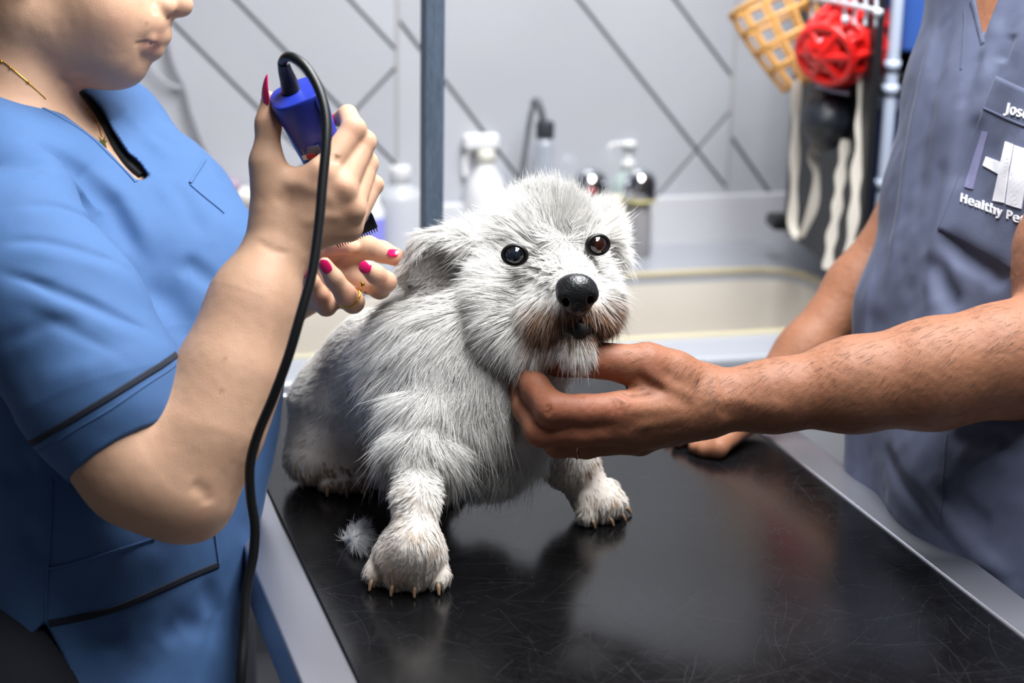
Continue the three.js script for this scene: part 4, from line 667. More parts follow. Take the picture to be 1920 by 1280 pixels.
// ---------------------------------------------------------------- the groomer on the left
{
  const base = P(170, 1250, 1.80); base.y = 0;
  const t = thing('person', 'person in a blue scrub top with dark trim holding clippers', 'person', base);
  const torso = (f, dr) => {
    const C = (js, k) => f.chain(js.map(([x, y, d, r]) => [P(x, y, d), M(r, d) + dr]), k);
    C([[200, 250, 1.95, 92], [296, 398, 1.90, 124], [345, 520, 1.86, 145], [348, 690, 1.83, 160], [322, 820, 1.81, 168], [286, 980, 1.79, 168], [264, 1300, 1.77, 182]], 0.05);
    C([[20, 400, 1.75, 115], [100, 610, 1.785, 148], [165, 820, 1.745, 158], [165, 1000, 1.735, 162], [150, 1300, 1.73, 180]], 0.06);
    C([[0, 480, 1.88, 170], [30, 800, 1.86, 170], [40, 1300, 1.84, 190]], 0.06);
    C([[-40, 262, 1.80, 92], [60, 385, 1.67, 88]], 0.05); C([[60, 330, 1.80, 105], [200, 250, 1.95, 90]], 0.05); C([[110, 380, 1.82, 120], [230, 470, 1.84, 140]], 0.05);
  };
  // scrub top
  const f = new Field(); torso(f, 0);
  f.chain([JJ(20, 475, 1.64, 160), JJ(110, 600, 1.61, 164), JJ(195, 742, 1.585, 158), JJ(236, 868, 1.575, 112)], 0.012);
  f.chain([JJ(205, 300, 1.97, 100), JJ(270, 480, 2.0, 100), JJ(320, 620, 1.99, 95)], 0.03);
  { const n = P(233, 858, 1.575).sub(P(180, 762, 1.585)).normalize(); f.fn((x, y, z) => { const a = halfSpace(P(231, 853, 1.575), n)(x, y, z), q = V(x, y, z); return Math.max(a, q.distanceTo(P(262, 905, 1.555)) - 0.075); }, -1, 0.0015); }
  f.cone(P(222, 838, 1.575), M(100, 1.575), P(262, 920, 1.575), M(100, 1.575), 0.001).sub();
  const neck = [[-80, 60], [-60, 118], [0, 150], [60, 180], [120, 216], [185, 266], [225, 306], [255, 337], [268, 338], [279, 329], [262, 308], [240, 288], [214, 246], [190, 205], [172, 183], [154, 168], [140, 60]];
  f.fn(prism(neck, 1.4, 2.0), -1, 0.003);
  f.fn(prism([[84, 1166], [60, 1190], [-60, 1330], [160, 1330], [112, 1218]], 1.3, 1.80), -1, 0.003);
  f.fn(halfSpace(V(0, 0.70, 0), V(0, -1, 0)), -1, 0.004);
  const S = (pts) => pts.map(([x, y]) => f.hit(x, y)).filter(Boolean);
  const creases = [
    [[[5, 268], [60, 266], [110, 288], [160, 330], [205, 385], [238, 445], [268, 505]], 0.011, -0.009], [[[0, 352], [70, 337], [140, 344], [198, 392], [246, 470]], 0.007, 0.003],
    [[[-20, 458], [80, 452], [170, 475], [262, 528]], 0.006, -0.0028], [[[-20, 480], [90, 476], [180, 500], [272, 556]], 0.009, 0.0022], [[[-20, 505], [110, 548], [200, 585], [318, 648]], 0.006, -0.0045], [[[-20, 535], [110, 578], [200, 614], [320, 676]], 0.010, 0.003],
    [[[-20, 655], [50, 622], [120, 600], [200, 610]], 0.008, -0.0016], [[[40, 570], [150, 628], [260, 690]], 0.006, -0.0014], [[[60, 740], [160, 690], [290, 660]], 0.010, 0.0018], [[[-20, 398], [80, 385], [160, 405], [225, 462]], 0.006, -0.003],
    [[[180, 300], [230, 370], [275, 440], [300, 500]], 0.012, 0.003], [[[270, 520], [310, 560], [350, 600], [360, 680]], 0.014, -0.006], [[[330, 520], [360, 500], [400, 530], [420, 560]], 0.010, -0.005],
    [[[0, 905], [40, 880], [75, 860]], 0.012, -0.006], [[[200, 950], [260, 985], [330, 1030]], 0.015, -0.004], [[[300, 1210], [340, 1170], [390, 1180]], 0.012, -0.004], [[[380, 1080], [410, 1150], [400, 1230]], 0.012, -0.005], [[[130, 1240], [180, 1200], [250, 1190]], 0.012, -0.003], [[[30, 985], [60, 1010], [85, 1060]], 0.012, -0.004],
    [[[210, 180], [280, 260], [340, 320]], 0.010, 0.002], [[[320, 330], [360, 400], [390, 460]], 0.012, -0.004], [[[265, 340], [320, 400], [370, 480]], 0.012, -0.002],
  ];
  const ready = creases.map(([pts, w, a]) => [S(pts), w, a]); for (const [pts, w, a] of ready) if (pts.length > 1) f.fold(pts, w, a, 0.35);
  f.noise = (x, y, z) => 0.0012 * noise3(x * 24, y * 24, z * 24) + 0.0004 * noise3(x * 70, y * 60, z * 70);
  const blue = hex('#5b8fe0'), M_top = cloth(lin(0.055, 0.131, 0.302)), M_trim = cloth(hex('#1e2433'));
  const top = part('scrub_top', f.mesh(0.0028), M_top, t, 'blue cotton scrub top');
  const add = (name, pts, w, mat, lift = 0.0008, thick = 0.002) => { const g = band(f, pts, w, lift, thick, 50, 4); if (g) part(name, g, mat, top); };
  add('sleeve_stripe', [[331, 664], [270, 704], [200, 747], [130, 789], [57, 831]], 0.0055, M_trim);
  add('sleeve_seam', [[329, 684], [270, 724], [205, 768], [140, 806], [70, 846]], 0.0012, M_top, 0.0006);
  add('pocket_stripe', [[92, 1168], [150, 1158], [210, 1143], [280, 1115], [350, 1083], [410, 1058]], 0.0062, M_trim);
  add('pocket_edge', [[90, 1066], [150, 1052], [220, 1031], [290, 1008]], 0.0022, M_top, 0.0014); add('side_seam', [[98, 900], [94, 1000], [88, 1100], [86, 1164]], 0.0022, M_top, 0.0013); add('pocket_seam', [[398, 965], [404, 1010], [410, 1056]], 0.0028, M_top, 0.0012);
  add('neck_binding', [[62, 194], [85, 205], [120, 224], [185, 270], [225, 310], [255, 341]], 0.0035, M_top, 0.001);
  add('chest_pocket_edge', [[356, 344], [372, 318], [383, 300]], 0.003, M_top, 0.002); add('chest_pocket_seam', [[356, 346], [390, 375], [420, 400]], 0.0016, M_top, 0.0012);
  // skin: one body
  const b = new Field(); torso(b, -0.0115);
  const H = (x, y, d, r, k = 0.012) => b.ball(P(x, y, d), M(r, d), k), HC = (a, c, k = 0.012) => b.cone(P(a[0], a[1], a[2]), M(a[3], a[2]), P(c[0], c[1], c[2]), M(c[3], c[2]), k);
  HC([50, 40, 1.83, 88], [45, 250, 1.83, 96], 0.03);                                  // neck
  b.ell(P(112, -118, 1.83), [0.097, 0.115, 0.076], null, 0.02);                        // skull
  b.ell(P(190, -10, 1.825), [0.058, 0.07, 0.06], null, 0.03);                          // face
  HC([60, 30, 1.795, 52], [205, 98, 1.805, 46], 0.03); HC([60, 30, 1.865, 52], [205, 98, 1.845, 46], 0.03); HC([150, 90, 1.825, 55], [215, 100, 1.825, 46], 0.03);
  H(205, 25, 1.79, 56, 0.03); H(238, 122, 1.825, 34, 0.014); H(205, 118, 1.825, 34, 0.02);
  HC([278, 42, 1.808, 30], [278, 42, 1.842, 30], 0.02); HC([282, 30, 1.825, 38], [268, 70, 1.825, 40], 0.014);
  HC([292, -80, 1.825, 14], [336, 6, 1.825, 22], 0.012); H(309, 12, 1.809, 19, 0.005); H(309, 12, 1.841, 19, 0.005); H(340, 10, 1.825, 21, 0.006);
  HC([300, 66, 1.825, 19], [281, 72, 1.802, 11], 0.006); HC([300, 66, 1.825, 19], [281, 72, 1.848, 11], 0.006);
  HC([287, 92, 1.825, 17], [270, 88, 1.804, 10], 0.006); HC([287, 92, 1.825, 17], [270, 88, 1.846, 10], 0.006);
  b.cone(P(318, 33, 1.811), M(5, 1.81), P(330, 29, 1.814), M(5, 1.81), 0.003).sub(); b.cone(P(318, 33, 1.839), M(5, 1.84), P(330, 29, 1.836), M(5, 1.84), 0.003).sub();
  H(268, -75, 1.797, 18, 0.008); H(268, -75, 1.853, 18, 0.008); b.ell(P(52, -78, 1.752), [0.016, 0.03, 0.008], null, 0.006);
  b.fn(halfSpace(V(0, 0.93, 0), V(0, -1, 0)), -1, 0.01);
  // near arm
  b.chain([JJ(10, 480, 1.67, 85), JJ(200, 790, 1.58, 96), JJ(262, 880, 1.575, 94), JJ(345, 925, 1.575, 78)], 0.035);
  b.chain([JJ(350, 918, 1.575, 80), JJ(396, 800, 1.58, 84), JJ(434, 690, 1.59, 82), JJ(476, 565, 1.60, 69), JJ(515, 475, 1.61, 52)], 0.035);
  b.ball(P(372, 962, 1.573), M(32, 1.57), 0.015);
  // near hand
  const wr = (x, y) => P(x, y, 1.614);
  b.cone(wr(507, 470), M(46, 1.61), P(515, 400, 1.61), M(40, 1.61), 0.016); b.cone(wr(540, 470), M(40, 1.61), P(596, 392, 1.612), M(42, 1.61), 0.018);
  for (const [x, y, d, r] of [[608, 322, 1.597, 28], [642, 352, 1.60, 28], [659, 390, 1.61, 27], [655, 428, 1.622, 25]]) b.cone(wr(535, 440), M(34, 1.61), P(x, y, d), M(r, d), 0.012);
  const fin = (js, k = 0.004) => { for (let i = 1; i < js.length; i++) b.cone(P(js[i - 1][0], js[i - 1][1], js[i - 1][2]), M(js[i - 1][3], js[i - 1][2]), P(js[i][0], js[i][1], js[i][2]), M(js[i][3], js[i][2]), k); };
  fin([[608, 322, 1.597, 27], [663, 242, 1.612, 23], [652, 215, 1.64, 18], [632, 224, 1.652, 14]]);
  fin([[642, 352, 1.60, 26], [683, 266, 1.622, 22], [672, 262, 1.66, 18], [640, 280, 1.675, 15]]);
  fin([[659, 390, 1.61, 25], [688, 306, 1.634, 21], [680, 312, 1.67, 17], [648, 328, 1.682, 15]]);
  fin([[655, 428, 1.622, 22], [702, 346, 1.642, 17], [692, 358, 1.675, 15], [662, 375, 1.685, 13]]);
  fin([[508, 410, 1.61, 38], [500, 305, 1.602, 29], [503, 230, 1.600, 21], [504, 185, 1.602, 15]], 0.01);
  b.cone(P(512, 345, 1.606), M(28, 1.6), P(600, 338, 1.60), M(26, 1.6), 0.014);
  // far arm and open hand
  b.chain([JJ(210, 300, 1.97, 80), JJ(330, 730, 1.98, 70), JJ(440, 640, 1.92, 62), JJ(545, 552, 1.845, 44)], 0.02);
  b.cone(P(545, 552, 1.845), M(42, 1.84), P(632, 528, 1.825), M(40, 1.82), 0.02); b.cone(P(570, 530, 1.84), M(36, 1.84), P(668, 492, 1.82), M(26, 1.82), 0.016);
  fin([[650, 478, 1.82, 24], [690, 464, 1.80, 21], [716, 472, 1.79, 19.5], [742, 482, 1.782, 17.5]], 0.005);
  fin([[655, 512, 1.82, 25], [712, 540, 1.785, 20], [724, 528, 1.765, 19], [704, 514, 1.752, 18], [688, 502, 1.748, 15]], 0.004);
  fin([[628, 545, 1.82, 26], [662, 566, 1.785, 21], [648, 552, 1.768, 20], [626, 522, 1.755, 17.5], [609, 496, 1.75, 14]], 0.004);
  fin([[592, 556, 1.83, 26], [612, 572, 1.80, 20], [598, 552, 1.785, 18], [584, 528, 1.776, 15.5], [574, 508, 1.772, 12]], 0.004);
  fin([[580, 510, 1.835, 30], [606, 466, 1.812, 23], [634, 456, 1.798, 19], [656, 464, 1.79, 15]], 0.006);
  { const SB = (pts) => pts.map(([x, y]) => b.hit(x, y)).filter(Boolean), cr = [[[[250, 84], [272, 80], [296, 80], [322, 81]], 0.0016, -0.0022], [[[288, -4], [287, 14], [294, 30]], 0.003, -0.002], [[[100, 150], [140, 152], [165, 140]], 0.006, -0.002], [[[480, 196], [500, 200], [520, 196]], 0.002, -0.0008], [[[480, 210], [500, 214], [520, 211]], 0.002, -0.0009], [[[632, 290], [630, 308]], 0.003, -0.002], [[[480, 455], [510, 470], [545, 478]], 0.004, -0.001], [[[520, 340], [560, 345], [600, 360], [640, 392]], 0.006, 0.0012], [[[560, 420], [610, 405], [648, 408]], 0.005, 0.001], [[[355, 905], [385, 925], [392, 950]], 0.006, -0.0015]]; const rd = cr.map(([p, w, a]) => [SB(p), w, a]); for (const [p, w, a] of rd) if (p.length > 1) b.fold(p, w, a); }
  b.noise = (x, y, z) => 0.00015 * noise3(x * 140, y * 140, z * 140);
  const lipC = lin(0.36, 0.14, 0.125), redW = lin(0.58, 0.29, 0.19), HT = (x, y) => b.hit(x, y);
  const spots = [[HT(300, 66), 0.007, lipC, 0.5], [HT(290, 90), 0.008, lipC, 0.75], [HT(272, 84), 0.005, lipC, 0.6], [HT(200, 40), 0.03, redW, 0.25], [HT(335, 10), 0.012, redW, 0.3], ...[[608, 318], [640, 350], [655, 392], [662, 245], [684, 268], [688, 305], [700, 345], [500, 215], [375, 965]].map(([x, y]) => [HT(x, y), 0.008, redW, 0.5]), ...[[745, 484], [718, 532], [655, 560], [600, 565], [640, 462], [610, 480]].map(([x, y]) => [HT(x, y), 0.012, lin(0.66, 0.28, 0.2), 0.55]), ...[[416, 732], [421, 672], [275, 45]].map(([x, y]) => [HT(x, y), 0.0018, lin(0.25, 0.1, 0.05), 0.6])].filter((s) => s[0]);
  const body = part('body', b.mesh(0.0025, { color: skinTone(lin(0.57, 0.355, 0.235), redW, spots), uvScale: 22 }), skinMat(), t);
  // under collar, chain, nails, ring
  const M_gold = std({ color: hex('#d9a93f'), metalness: 1, roughness: 0.25 }), M_polish = phys({ color: lin(0.62, 0.008, 0.11), roughness: 0.18, clearcoat: 1, clearcoatRoughness: 0.08 });
  { const g = band(b, [[157, 176], [178, 205], [203, 250], [226, 292], [246, 316], [266, 332]], 0.0085, 0.0045, 0.005, 40, 4); if (g) part('undershirt', g, std({ color: hex('#0d0e12'), roughness: 0.9 }), t, 'black undershirt edge'); }
  const nl = (pts) => pts.map(([x, y]) => { const h = b.hit(x, y); return h.addScaledVector(b.grad(h.x, h.y, h.z), 0.0008); });
  const nk = part('necklace', merge([[[0, 112], [22, 128], [50, 152], [86, 186]], [[163, 204], [173, 219], [183, 236], [190, 258]]].map((q) => tube(nl(q), 0.0005, 50, 6))), M_gold, t, 'fine gold chain');
  for (const [x, y] of [[3, 116], [20, 127], [52, 154], [163, 205], [182, 233]]) { const g = new THREE.SphereGeometry(0.0014, 10, 8), p = nl([[x, y]])[0]; g.translate(p.x, p.y, p.z); part('bead', g, M_gold, nk); }
  { const p = nl([[191, 270]])[0], n = toCam(p), fr = frame(V().crossVectors(V(0, 1, 0), n).normalize(), V(0, 1, 0), n, p); const sh = new THREE.Shape(); [[0, 0.0035], [-0.004, 0.0085], [-0.0022, 0.003], [-0.006, -0.001], [-0.002, -0.002], [-0.003, -0.007], [0.002, -0.004], [0.005, -0.006], [0.003, 0], [0.005, 0.003], [0.0025, 0.003], [0.003, 0.008]].forEach(([x, y], i) => i ? sh.lineTo(x, y) : sh.moveTo(x, y)); const g = new THREE.ExtrudeGeometry(sh, { depth: 0.001, bevelEnabled: false }); g.applyMatrix4(fr); part('pendant', g, M_gold, nk); }
  const nail = (px, py, tx, ty, len, wid, point, up) => { const h = b.hit(px, py); if (!h) return console.log('nail misses', px, py); const n = up ?? b.grad(h.x, h.y, h.z, 0.003), al = P(px + tx, py + ty, 1.75).sub(P(px, py, 1.75)); part('fingernail', nailGeo(h.addScaledVector(n, 0.0007), al, n, len, wid, point), M_polish, body, 'pink varnished nail'); };
  nail(737, 473, 30, 2, 0.0115, 0.0095, 0, V(0.0, 0.75, 0.66)); nail(684, 501, -30, -14, 0.013, 0.0115, 0); nail(610, 500, -20, -30, 0.016, 0.0105, 0); nail(574, 512, -8, -30, 0.011, 0.009, 0);
  { const a = P(494, 172, 1.592); part('fingernail', nailGeo(a, P(486, 130, 1.585).sub(P(498, 200, 1.60)), V(-0.75, 0.1, 0.65), 0.031, 0.012, 1), M_polish, body, 'long pointed pink nail'); const c = P(627, 222, 1.643); part('fingernail', nailGeo(c, V(-0.8, -0.5, -0.3), V(-0.35, 0.3, 0.88), 0.012, 0.009, 0), M_polish, body); }
  { const c = P(655, 558, 1.7755), ax = P(626, 522, 1.755).sub(P(662, 566, 1.785)).normalize(); const g = new THREE.TorusGeometry(M(22, 1.77), 0.0011, 10, 40); g.applyQuaternion(new THREE.Quaternion().setFromUnitVectors(V(0, 0, 1), ax)); g.translate(c.x, c.y, c.z); const rg = part('ring', g, M_gold, t, 'gold finger ring'); const s = new THREE.SphereGeometry(0.0024, 12, 10), p = P(679, 533, 1.762); s.translate(p.x, p.y, p.z); part('bead', s, M_gold, rg); }
  // hair, eyes: above the picture
  const hf = new Field(); hf.ell(P(85, -150, 1.83), [0.108, 0.116, 0.086], null, 0.02).cone(P(-20, -40, 1.83), 0.055, P(-110, 60, 1.83), 0.04, 0.03).cone(P(-110, 60, 1.83), 0.04, P(-140, 260, 1.82), 0.03, 0.03); hf.fn(prism([[150, -60], [190, -230], [420, -260], [420, 220], [120, 220], [40, 60], [60, 0]], 1.4, 2.3), -1, 0.01);
  hf.noise = (x, y, z) => 0.003 * Math.sin((x * 0.5 + y + z * 0.6) * 260 + 3 * noise3(x * 12, y * 12, z * 12)); part('hair', hf.mesh(0.004), std({ color: hex('#3a2519'), roughness: 0.5 }), t, 'brown hair tied back');
  for (const d of [1.792, 1.858]) { const g = new THREE.SphereGeometry(0.0105, 20, 14), p = P(266, -75, d); g.translate(p.x, p.y, p.z); const e = part('eye', g, phys({ color: hex('#d9d4cf'), roughness: 0.1, clearcoat: 1 }), t); const i = new THREE.SphereGeometry(0.006, 16, 12); i.scale(0.5, 1, 1); i.translate(p.x + 0.0088, p.y - 0.002, p.z); part('iris', i, phys({ color: hex('#2a1a10'), roughness: 0.08 }), e); const br = capTube([V(p.x + 0.012, p.y + 0.02, p.z - 0.014), V(p.x + 0.017, p.y + 0.024, p.z), V(p.x + 0.010, p.y + 0.02, p.z + 0.016)], () => 0.003, 14, 8); part('eyebrow', br, std({ color: hex('#3a2519'), roughness: 0.8 }), t); }
  const hip = P(150, 1290, 1.81), fA = V(hip.x - 0.02, 0, hip.z + 0.10), fB = V(hip.x + 0.02, 0, hip.z - 0.10); fA.fx = fB.fx = 0.97; fA.fz = fB.fz = -0.25;
  legsAndShoes(t, [hip.clone().add(V(-0.03, 0.03, 0.075)), hip.clone().add(V(0.02, 0.03, -0.08))], [fA, fB], cloth(hex('#141824')), 0.098);

  // ------------------------------------------------------------ clipper and its cord
  const top0 = P(554, 172, 1.588), tip = P(664, 432, 1.683), ax = top0.clone().sub(tip).normalize(), Lc = top0.distanceTo(tip);
  const cz = toCam(top0).addScaledVector(ax, -toCam(top0).dot(ax)).normalize(), cx = V().crossVectors(ax, cz);
  const cl = thing('hair_clipper', 'blue electric hair clipper held in the raised hand', 'clipper', tip.clone());
  const loft = (secs, n = 40, pw = 3.2) => { const pos = [], idx = []; for (const [s, w, h, ox = 0, oz = 0] of secs) for (let i = 0; i < n; i++) { const a = i / n * 2 * Math.PI, c = Math.cos(a), sn = Math.sin(a), k = (Math.abs(c) ** pw + Math.abs(sn) ** pw) ** (-1 / pw); const q = tip.clone().addScaledVector(ax, s).addScaledVector(cx, c * k * w + ox).addScaledVector(cz, sn * k * h + oz); pos.push(q.x, q.y, q.z); }
    for (let j = 0; j < secs.length - 1; j++) for (let i = 0; i < n; i++) { const a = j * n + i, b2 = j * n + (i + 1) % n; idx.push(a, b2, a + n, b2, b2 + n, a + n); } for (const e of [0, secs.length - 1]) { const [s, w, h, ox = 0, oz = 0] = secs[e], q = tip.clone().addScaledVector(ax, s).addScaledVector(cx, ox).addScaledVector(cz, oz), c = pos.length / 3; pos.push(q.x, q.y, q.z); for (let i = 0; i < n; i++) { const a = e * n + i, b2 = e * n + (i + 1) % n; e ? idx.push(a, b2, c) : idx.push(b2, a, c); } }
    const g = new THREE.BufferGeometry(); g.setAttribute('position', new THREE.Float32BufferAttribute(pos, 3)); g.setAttribute('uv', new THREE.Float32BufferAttribute(new Float32Array(pos.length / 3 * 2), 2)); g.setIndex(idx); const h = g.toNonIndexed(); h.computeVertexNormals(); return mergeVertices(h.deleteAttribute ? (h.deleteAttribute('normal'), h) : h); };
  const smoothG = (g) => { g.computeVertexNormals(); return g; };
  const M_blue = phys({ color: lin(0.016, 0.035, 0.36), roughness: 0.36, clearcoat: 0.15, clearcoatRoughness: 0.3 }), M_navy = phys({ color: lin(0.012, 0.02, 0.16), roughness: 0.35 }), M_cord = std({ color: hex('#0f1013'), roughness: 0.42 });
  const R = 0.0242;
  part('housing', smoothG(loft([[0.026, 0.017, 0.013], [0.05, 0.0175, 0.0165], [0.09, 0.019, 0.018], [Lc * 0.72, 0.021, 0.0185], [Lc - 0.012, R * 0.98, 0.0205], [Lc - 0.004, R, 0.021], [Lc - 0.0012, R * 0.985, 0.0205], [Lc, R * 0.93, 0.0195]])), M_blue, cl);
  part('head_cover', smoothG(loft([[0.006, 0.0205, 0.006, 0, 0], [0.014, 0.0212, 0.009], [0.03, 0.0185, 0.0135], [0.034, 0.0172, 0.0135]])), M_navy, cl);
  part('seam', smoothG(loft([[Lc - 0.07, 0.0006, 0.0215, R * 0.55], [Lc - 0.003, 0.0006, 0.0222, R * 0.55]])), M_navy, cl);
  { const bl = part('blade', smoothG(loft([[-0.004, 0.0215, 0.0018, 0, 0.003], [0.01, 0.0215, 0.003, 0, 0.003], [0.016, 0.02, 0.004, 0, 0.002]], 40, 6)), std({ color: hex('#2b2c31'), metalness: 0.8, roughness: 0.35 }), cl, 'dark steel blade'); for (let i = 0; i < 17; i++) { const o = (i - 8) * 0.00245, q = tip.clone().addScaledVector(cx, o).addScaledVector(cz, 0.003); part('tooth', capTube([q.clone().addScaledVector(ax, -0.002), q.clone().addScaledVector(ax, -0.0055), q.clone().addScaledVector(ax, -0.009)], (u) => 0.0009 * (1 - 0.6 * u), 4, 6), bl.material, bl); } }
  const st = top0.clone().addScaledVector(cz, -0.0).addScaledVector(cx, -0.004);
  const cpts = [[541, 160, 1.585], [534, 130, 1.578], [531, 113, 1.565], [545, 106, 1.552], [570, 122, 1.545], [597, 165, 1.538], [611, 215, 1.532], [612, 262, 1.527], [605, 340, 1.522], [597, 430, 1.518], [585, 512, 1.514], [563, 592, 1.51], [540, 670, 1.51], [512, 745, 1.515], [483, 815, 1.525], [469, 870, 1.535], [470, 930, 1.545], [478, 985, 1.55], [475, 1040, 1.555], [463, 1100, 1.555], [458, 1180, 1.55], [450, 1300, 1.54]].map((a) => P(...a));
  const endp = cpts[cpts.length - 1]; cpts.push(V(endp.x - 0.03, 0.4, endp.z), V(endp.x - 0.08, 0.012, endp.z + 0.02), V(endp.x - 0.3, 0.008, endp.z + 0.2));
  part('cord', capTube(cpts, () => 0.0043, 260, 14), M_cord, cl, 'black power cord');
  part('strain_relief', capTube([P(546, 172, 1.592), P(541, 152, 1.586), P(535, 134, 1.578), P(531, 116, 1.568)], (u) => 0.0088 - 0.0038 * u, 24, 16), M_cord, cl);
  { const h = P(556, 268, 1.6), pl = new RoundedBoxGeometry(0.017, 0.013, 0.001, 2, 0.0004); const s = 0.066, nrm = cz.clone().multiplyScalar(0.94).addScaledVector(cx, -0.34).normalize(), q = tip.clone().addScaledVector(ax, Lc - 0.052).addScaledVector(cz, 0.0182).addScaledVector(cx, -0.0075); const fm = frame(V().crossVectors(ax, nrm).normalize(), ax.clone(), nrm, q); pl.applyMatrix4(fm); const pm = part('badge', pl, std({ color: hex('#6f7a92'), roughness: 0.4, metalness: 0.3 }), cl, 'grey badge with a red mark'); const r2 = new RoundedBoxGeometry(0.008, 0.0045, 0.0008, 2, 0.0003); r2.translate(-0.002, -0.003, 0.0006); r2.applyMatrix4(fm); part('badge_mark', r2, std({ color: hex('#cf3b3f'), roughness: 0.4 }), pm, 'red mark'); const r3 = new RoundedBoxGeometry(0.005, 0.005, 0.0008, 2, 0.0003); r3.translate(-0.0075, -0.0035, 0.0004); r3.applyMatrix4(fm); part('badge_mark', r3, std({ color: hex('#e8e8ea'), roughness: 0.4 }), pm, 'white mark'); }
}

// ---------------------------------------------------------------- the helper on the right
{
  const base = P(1900, 1000, 1.9); base.y = 0;
  const t = thing('person', 'person in a grey scrub top with an embroidered pocket steadying the dog', 'person', base);
  const torso = (f, dr) => {
    const C = (js, k) => f.chain(js.map(([x, y, d, r]) => [P(x, y, d), M(r, d) + dr]), k);
    C([[1884, -60, 2.03, 120], [1838, 180, 2.02, 124], [1800, 380, 2.01, 126], [1748, 590, 2.0, 126], [1736, 760, 1.99, 124], [1734, 900, 1.985, 126], [1734, 1250, 1.96, 128]], 0.05);
    C([[1950, 0, 1.95, 145], [1930, 250, 1.93, 160], [1905, 500, 1.92, 165], [1880, 760, 1.885, 165], [1885, 930, 1.85, 170], [1885, 1300, 1.83, 170]], 0.07);
    C([[2090, 120, 1.83, 150], [2060, 500, 1.80, 165], [2050, 800, 1.78, 165], [2050, 1300, 1.76, 170]], 0.07);
    C([[1880, -70, 2.02, 110], [2100, 60, 1.84, 125]], 0.06);
  };
  const f = new Field(); torso(f, 0);
  f.cone(P(2085, 140, 1.82), M(150, 1.82), P(2060, 330, 1.78), M(148, 1.78), 0.04);
  f.cone(P(1915, -20, 2.07), M(105, 2.05), P(1835, 240, 2.13), M(95, 2.12), 0.04);
  f.fn(prism([[1818, -60], [1832, 5], [1842, 74], [1850, 60], [1872, -10], [1890, -60]], 1.5, 2.0), -1, 0.002);
  f.fn((x, y, z) => Math.max(-(0.905 - y), 0) > 0 ? 1 : (x * TN.x + z * TN.z) - (cMat1 + 0.052), -1, 0.004);
  f.fn(halfSpace(V(0, 0.72, 0), V(0, -1, 0)), -1, 0.004);
  const S = (pts) => pts.map(([x, y]) => f.hit(x, y)).filter(Boolean);
  const cr = [[[[1812, 190], [1790, 290], [1768, 400], [1750, 500], [1738, 620]], 0.010, 0.005], [[[1840, 210], [1815, 300], [1795, 360]], 0.010, -0.004], [[[1757, 10], [1735, 130], [1705, 280], [1682, 430], [1662, 560]], 0.010, 0.004], [[[1780, 20], [1755, 150], [1728, 300], [1708, 440]], 0.012, -0.004], [[[1760, 440], [1800, 475], [1850, 505], [1895, 535]], 0.010, -0.010], [[[1740, 470], [1770, 540], [1800, 590]], 0.012, -0.006], [[[1640, 500], [1625, 600], [1618, 700]], 0.008, 0.003],
    [[[1775, 820], [1850, 830], [1910, 820]], 0.010, -0.006], [[[1780, 860], [1830, 870], [1900, 850]], 0.012, 0.004], [[[1655, 830], [1680, 890], [1730, 950], [1800, 1010]], 0.010, -0.005], [[[1730, 920], [1780, 985], [1840, 1045], [1900, 1090]], 0.010, 0.006], [[[1770, 900], [1800, 950], [1860, 1000]], 0.012, -0.006], [[[1845, 90], [1820, 150], [1800, 210]], 0.008, -0.003], [[[1875, 30], [1850, 110], [1838, 180]], 0.010, 0.003], [[[1900, 60], [1875, 120]], 0.010, -0.003]].map(([p, w, a]) => [S(p), w, a]);
  for (const [p, w, a] of cr) if (p.length > 1) f.fold(p, w, a);
  f.noise = (x, y, z) => 0.0016 * noise3(x * 22, y * 14, z * 22) + 0.0006 * noise3(x * 70, y * 60, z * 70);
  const M_grey = cloth(lin(0.076, 0.089, 0.148)), M_pocket = cloth(lin(0.065, 0.076, 0.128)), M_thread = std({ color: hex('#d9d8de'), roughness: 0.7 });
  const top = part('scrub_top', f.mesh(0.0032), M_grey, t, 'slate grey scrub top');
  const add = (name, pts, w, mat, lift = 0.0008, thick = 0.002) => { const g = band(f, pts, w, lift, thick, 50, 4); return g && part(name, g, mat, top); };
  add('neck_binding', [[1843, 82], [1833, 40], [1822, 2]], 0.005, M_pocket, 0.001); add('side_seam', [[1776, 815], [1770, 880], [1764, 950], [1762, 990]], 0.002, M_grey, 0.0012); add('shoulder_seam', [[1808, 20], [1806, 90], [1802, 130]], 0.002, M_pocket, 0.001);
  const pk = part('chest_pocket', patch(f, [[1868, 142], [1995, 200], [1965, 548], [1759, 430]], 34, 0.0016, 0.004), M_pocket, top);
  add('pocket_hem', [[1846, 203], [1880, 218], [1930, 240]], 0.0022, M_grey, 0.0026, 0.002);
  const poly = (pts) => { const s = new THREE.Shape(pts.map(([x, y]) => new THREE.Vector2(x, -y))); return new THREE.ExtrudeGeometry(s, { depth: 1, bevelEnabled: false, steps: 1 }); };
  const emb = (name, geo, toPx, mat, label) => part(name, sheetOn(f, new TessellateModifier(5, 5).modify(geo), toPx, 0.0028, 0.0014), mat, pk, label);
  const flat = (x, y) => [x, -y];
  emb('emblem', poly([[1889, 266], [1903, 271.5], [1894, 322], [1886, 381], [1865, 377], [1876, 327], [1846, 311], [1852, 294], [1880, 305]]), flat, M_thread, 'white embroidered cross, first half');
  emb('emblem', poly([[1906, 273], [1940, 285], [1932, 320], [1960, 330], [1955, 350], [1927, 342], [1918, 392], [1889.5, 383], [1896, 330]]), flat, M_thread, 'white embroidered cross, second half');
  emb('pen_slot', poly([[1845, 246], [1856, 248], [1827, 356], [1811, 352]]), flat, cloth(hex('#6f6f92')), 'lilac tape on the pocket');
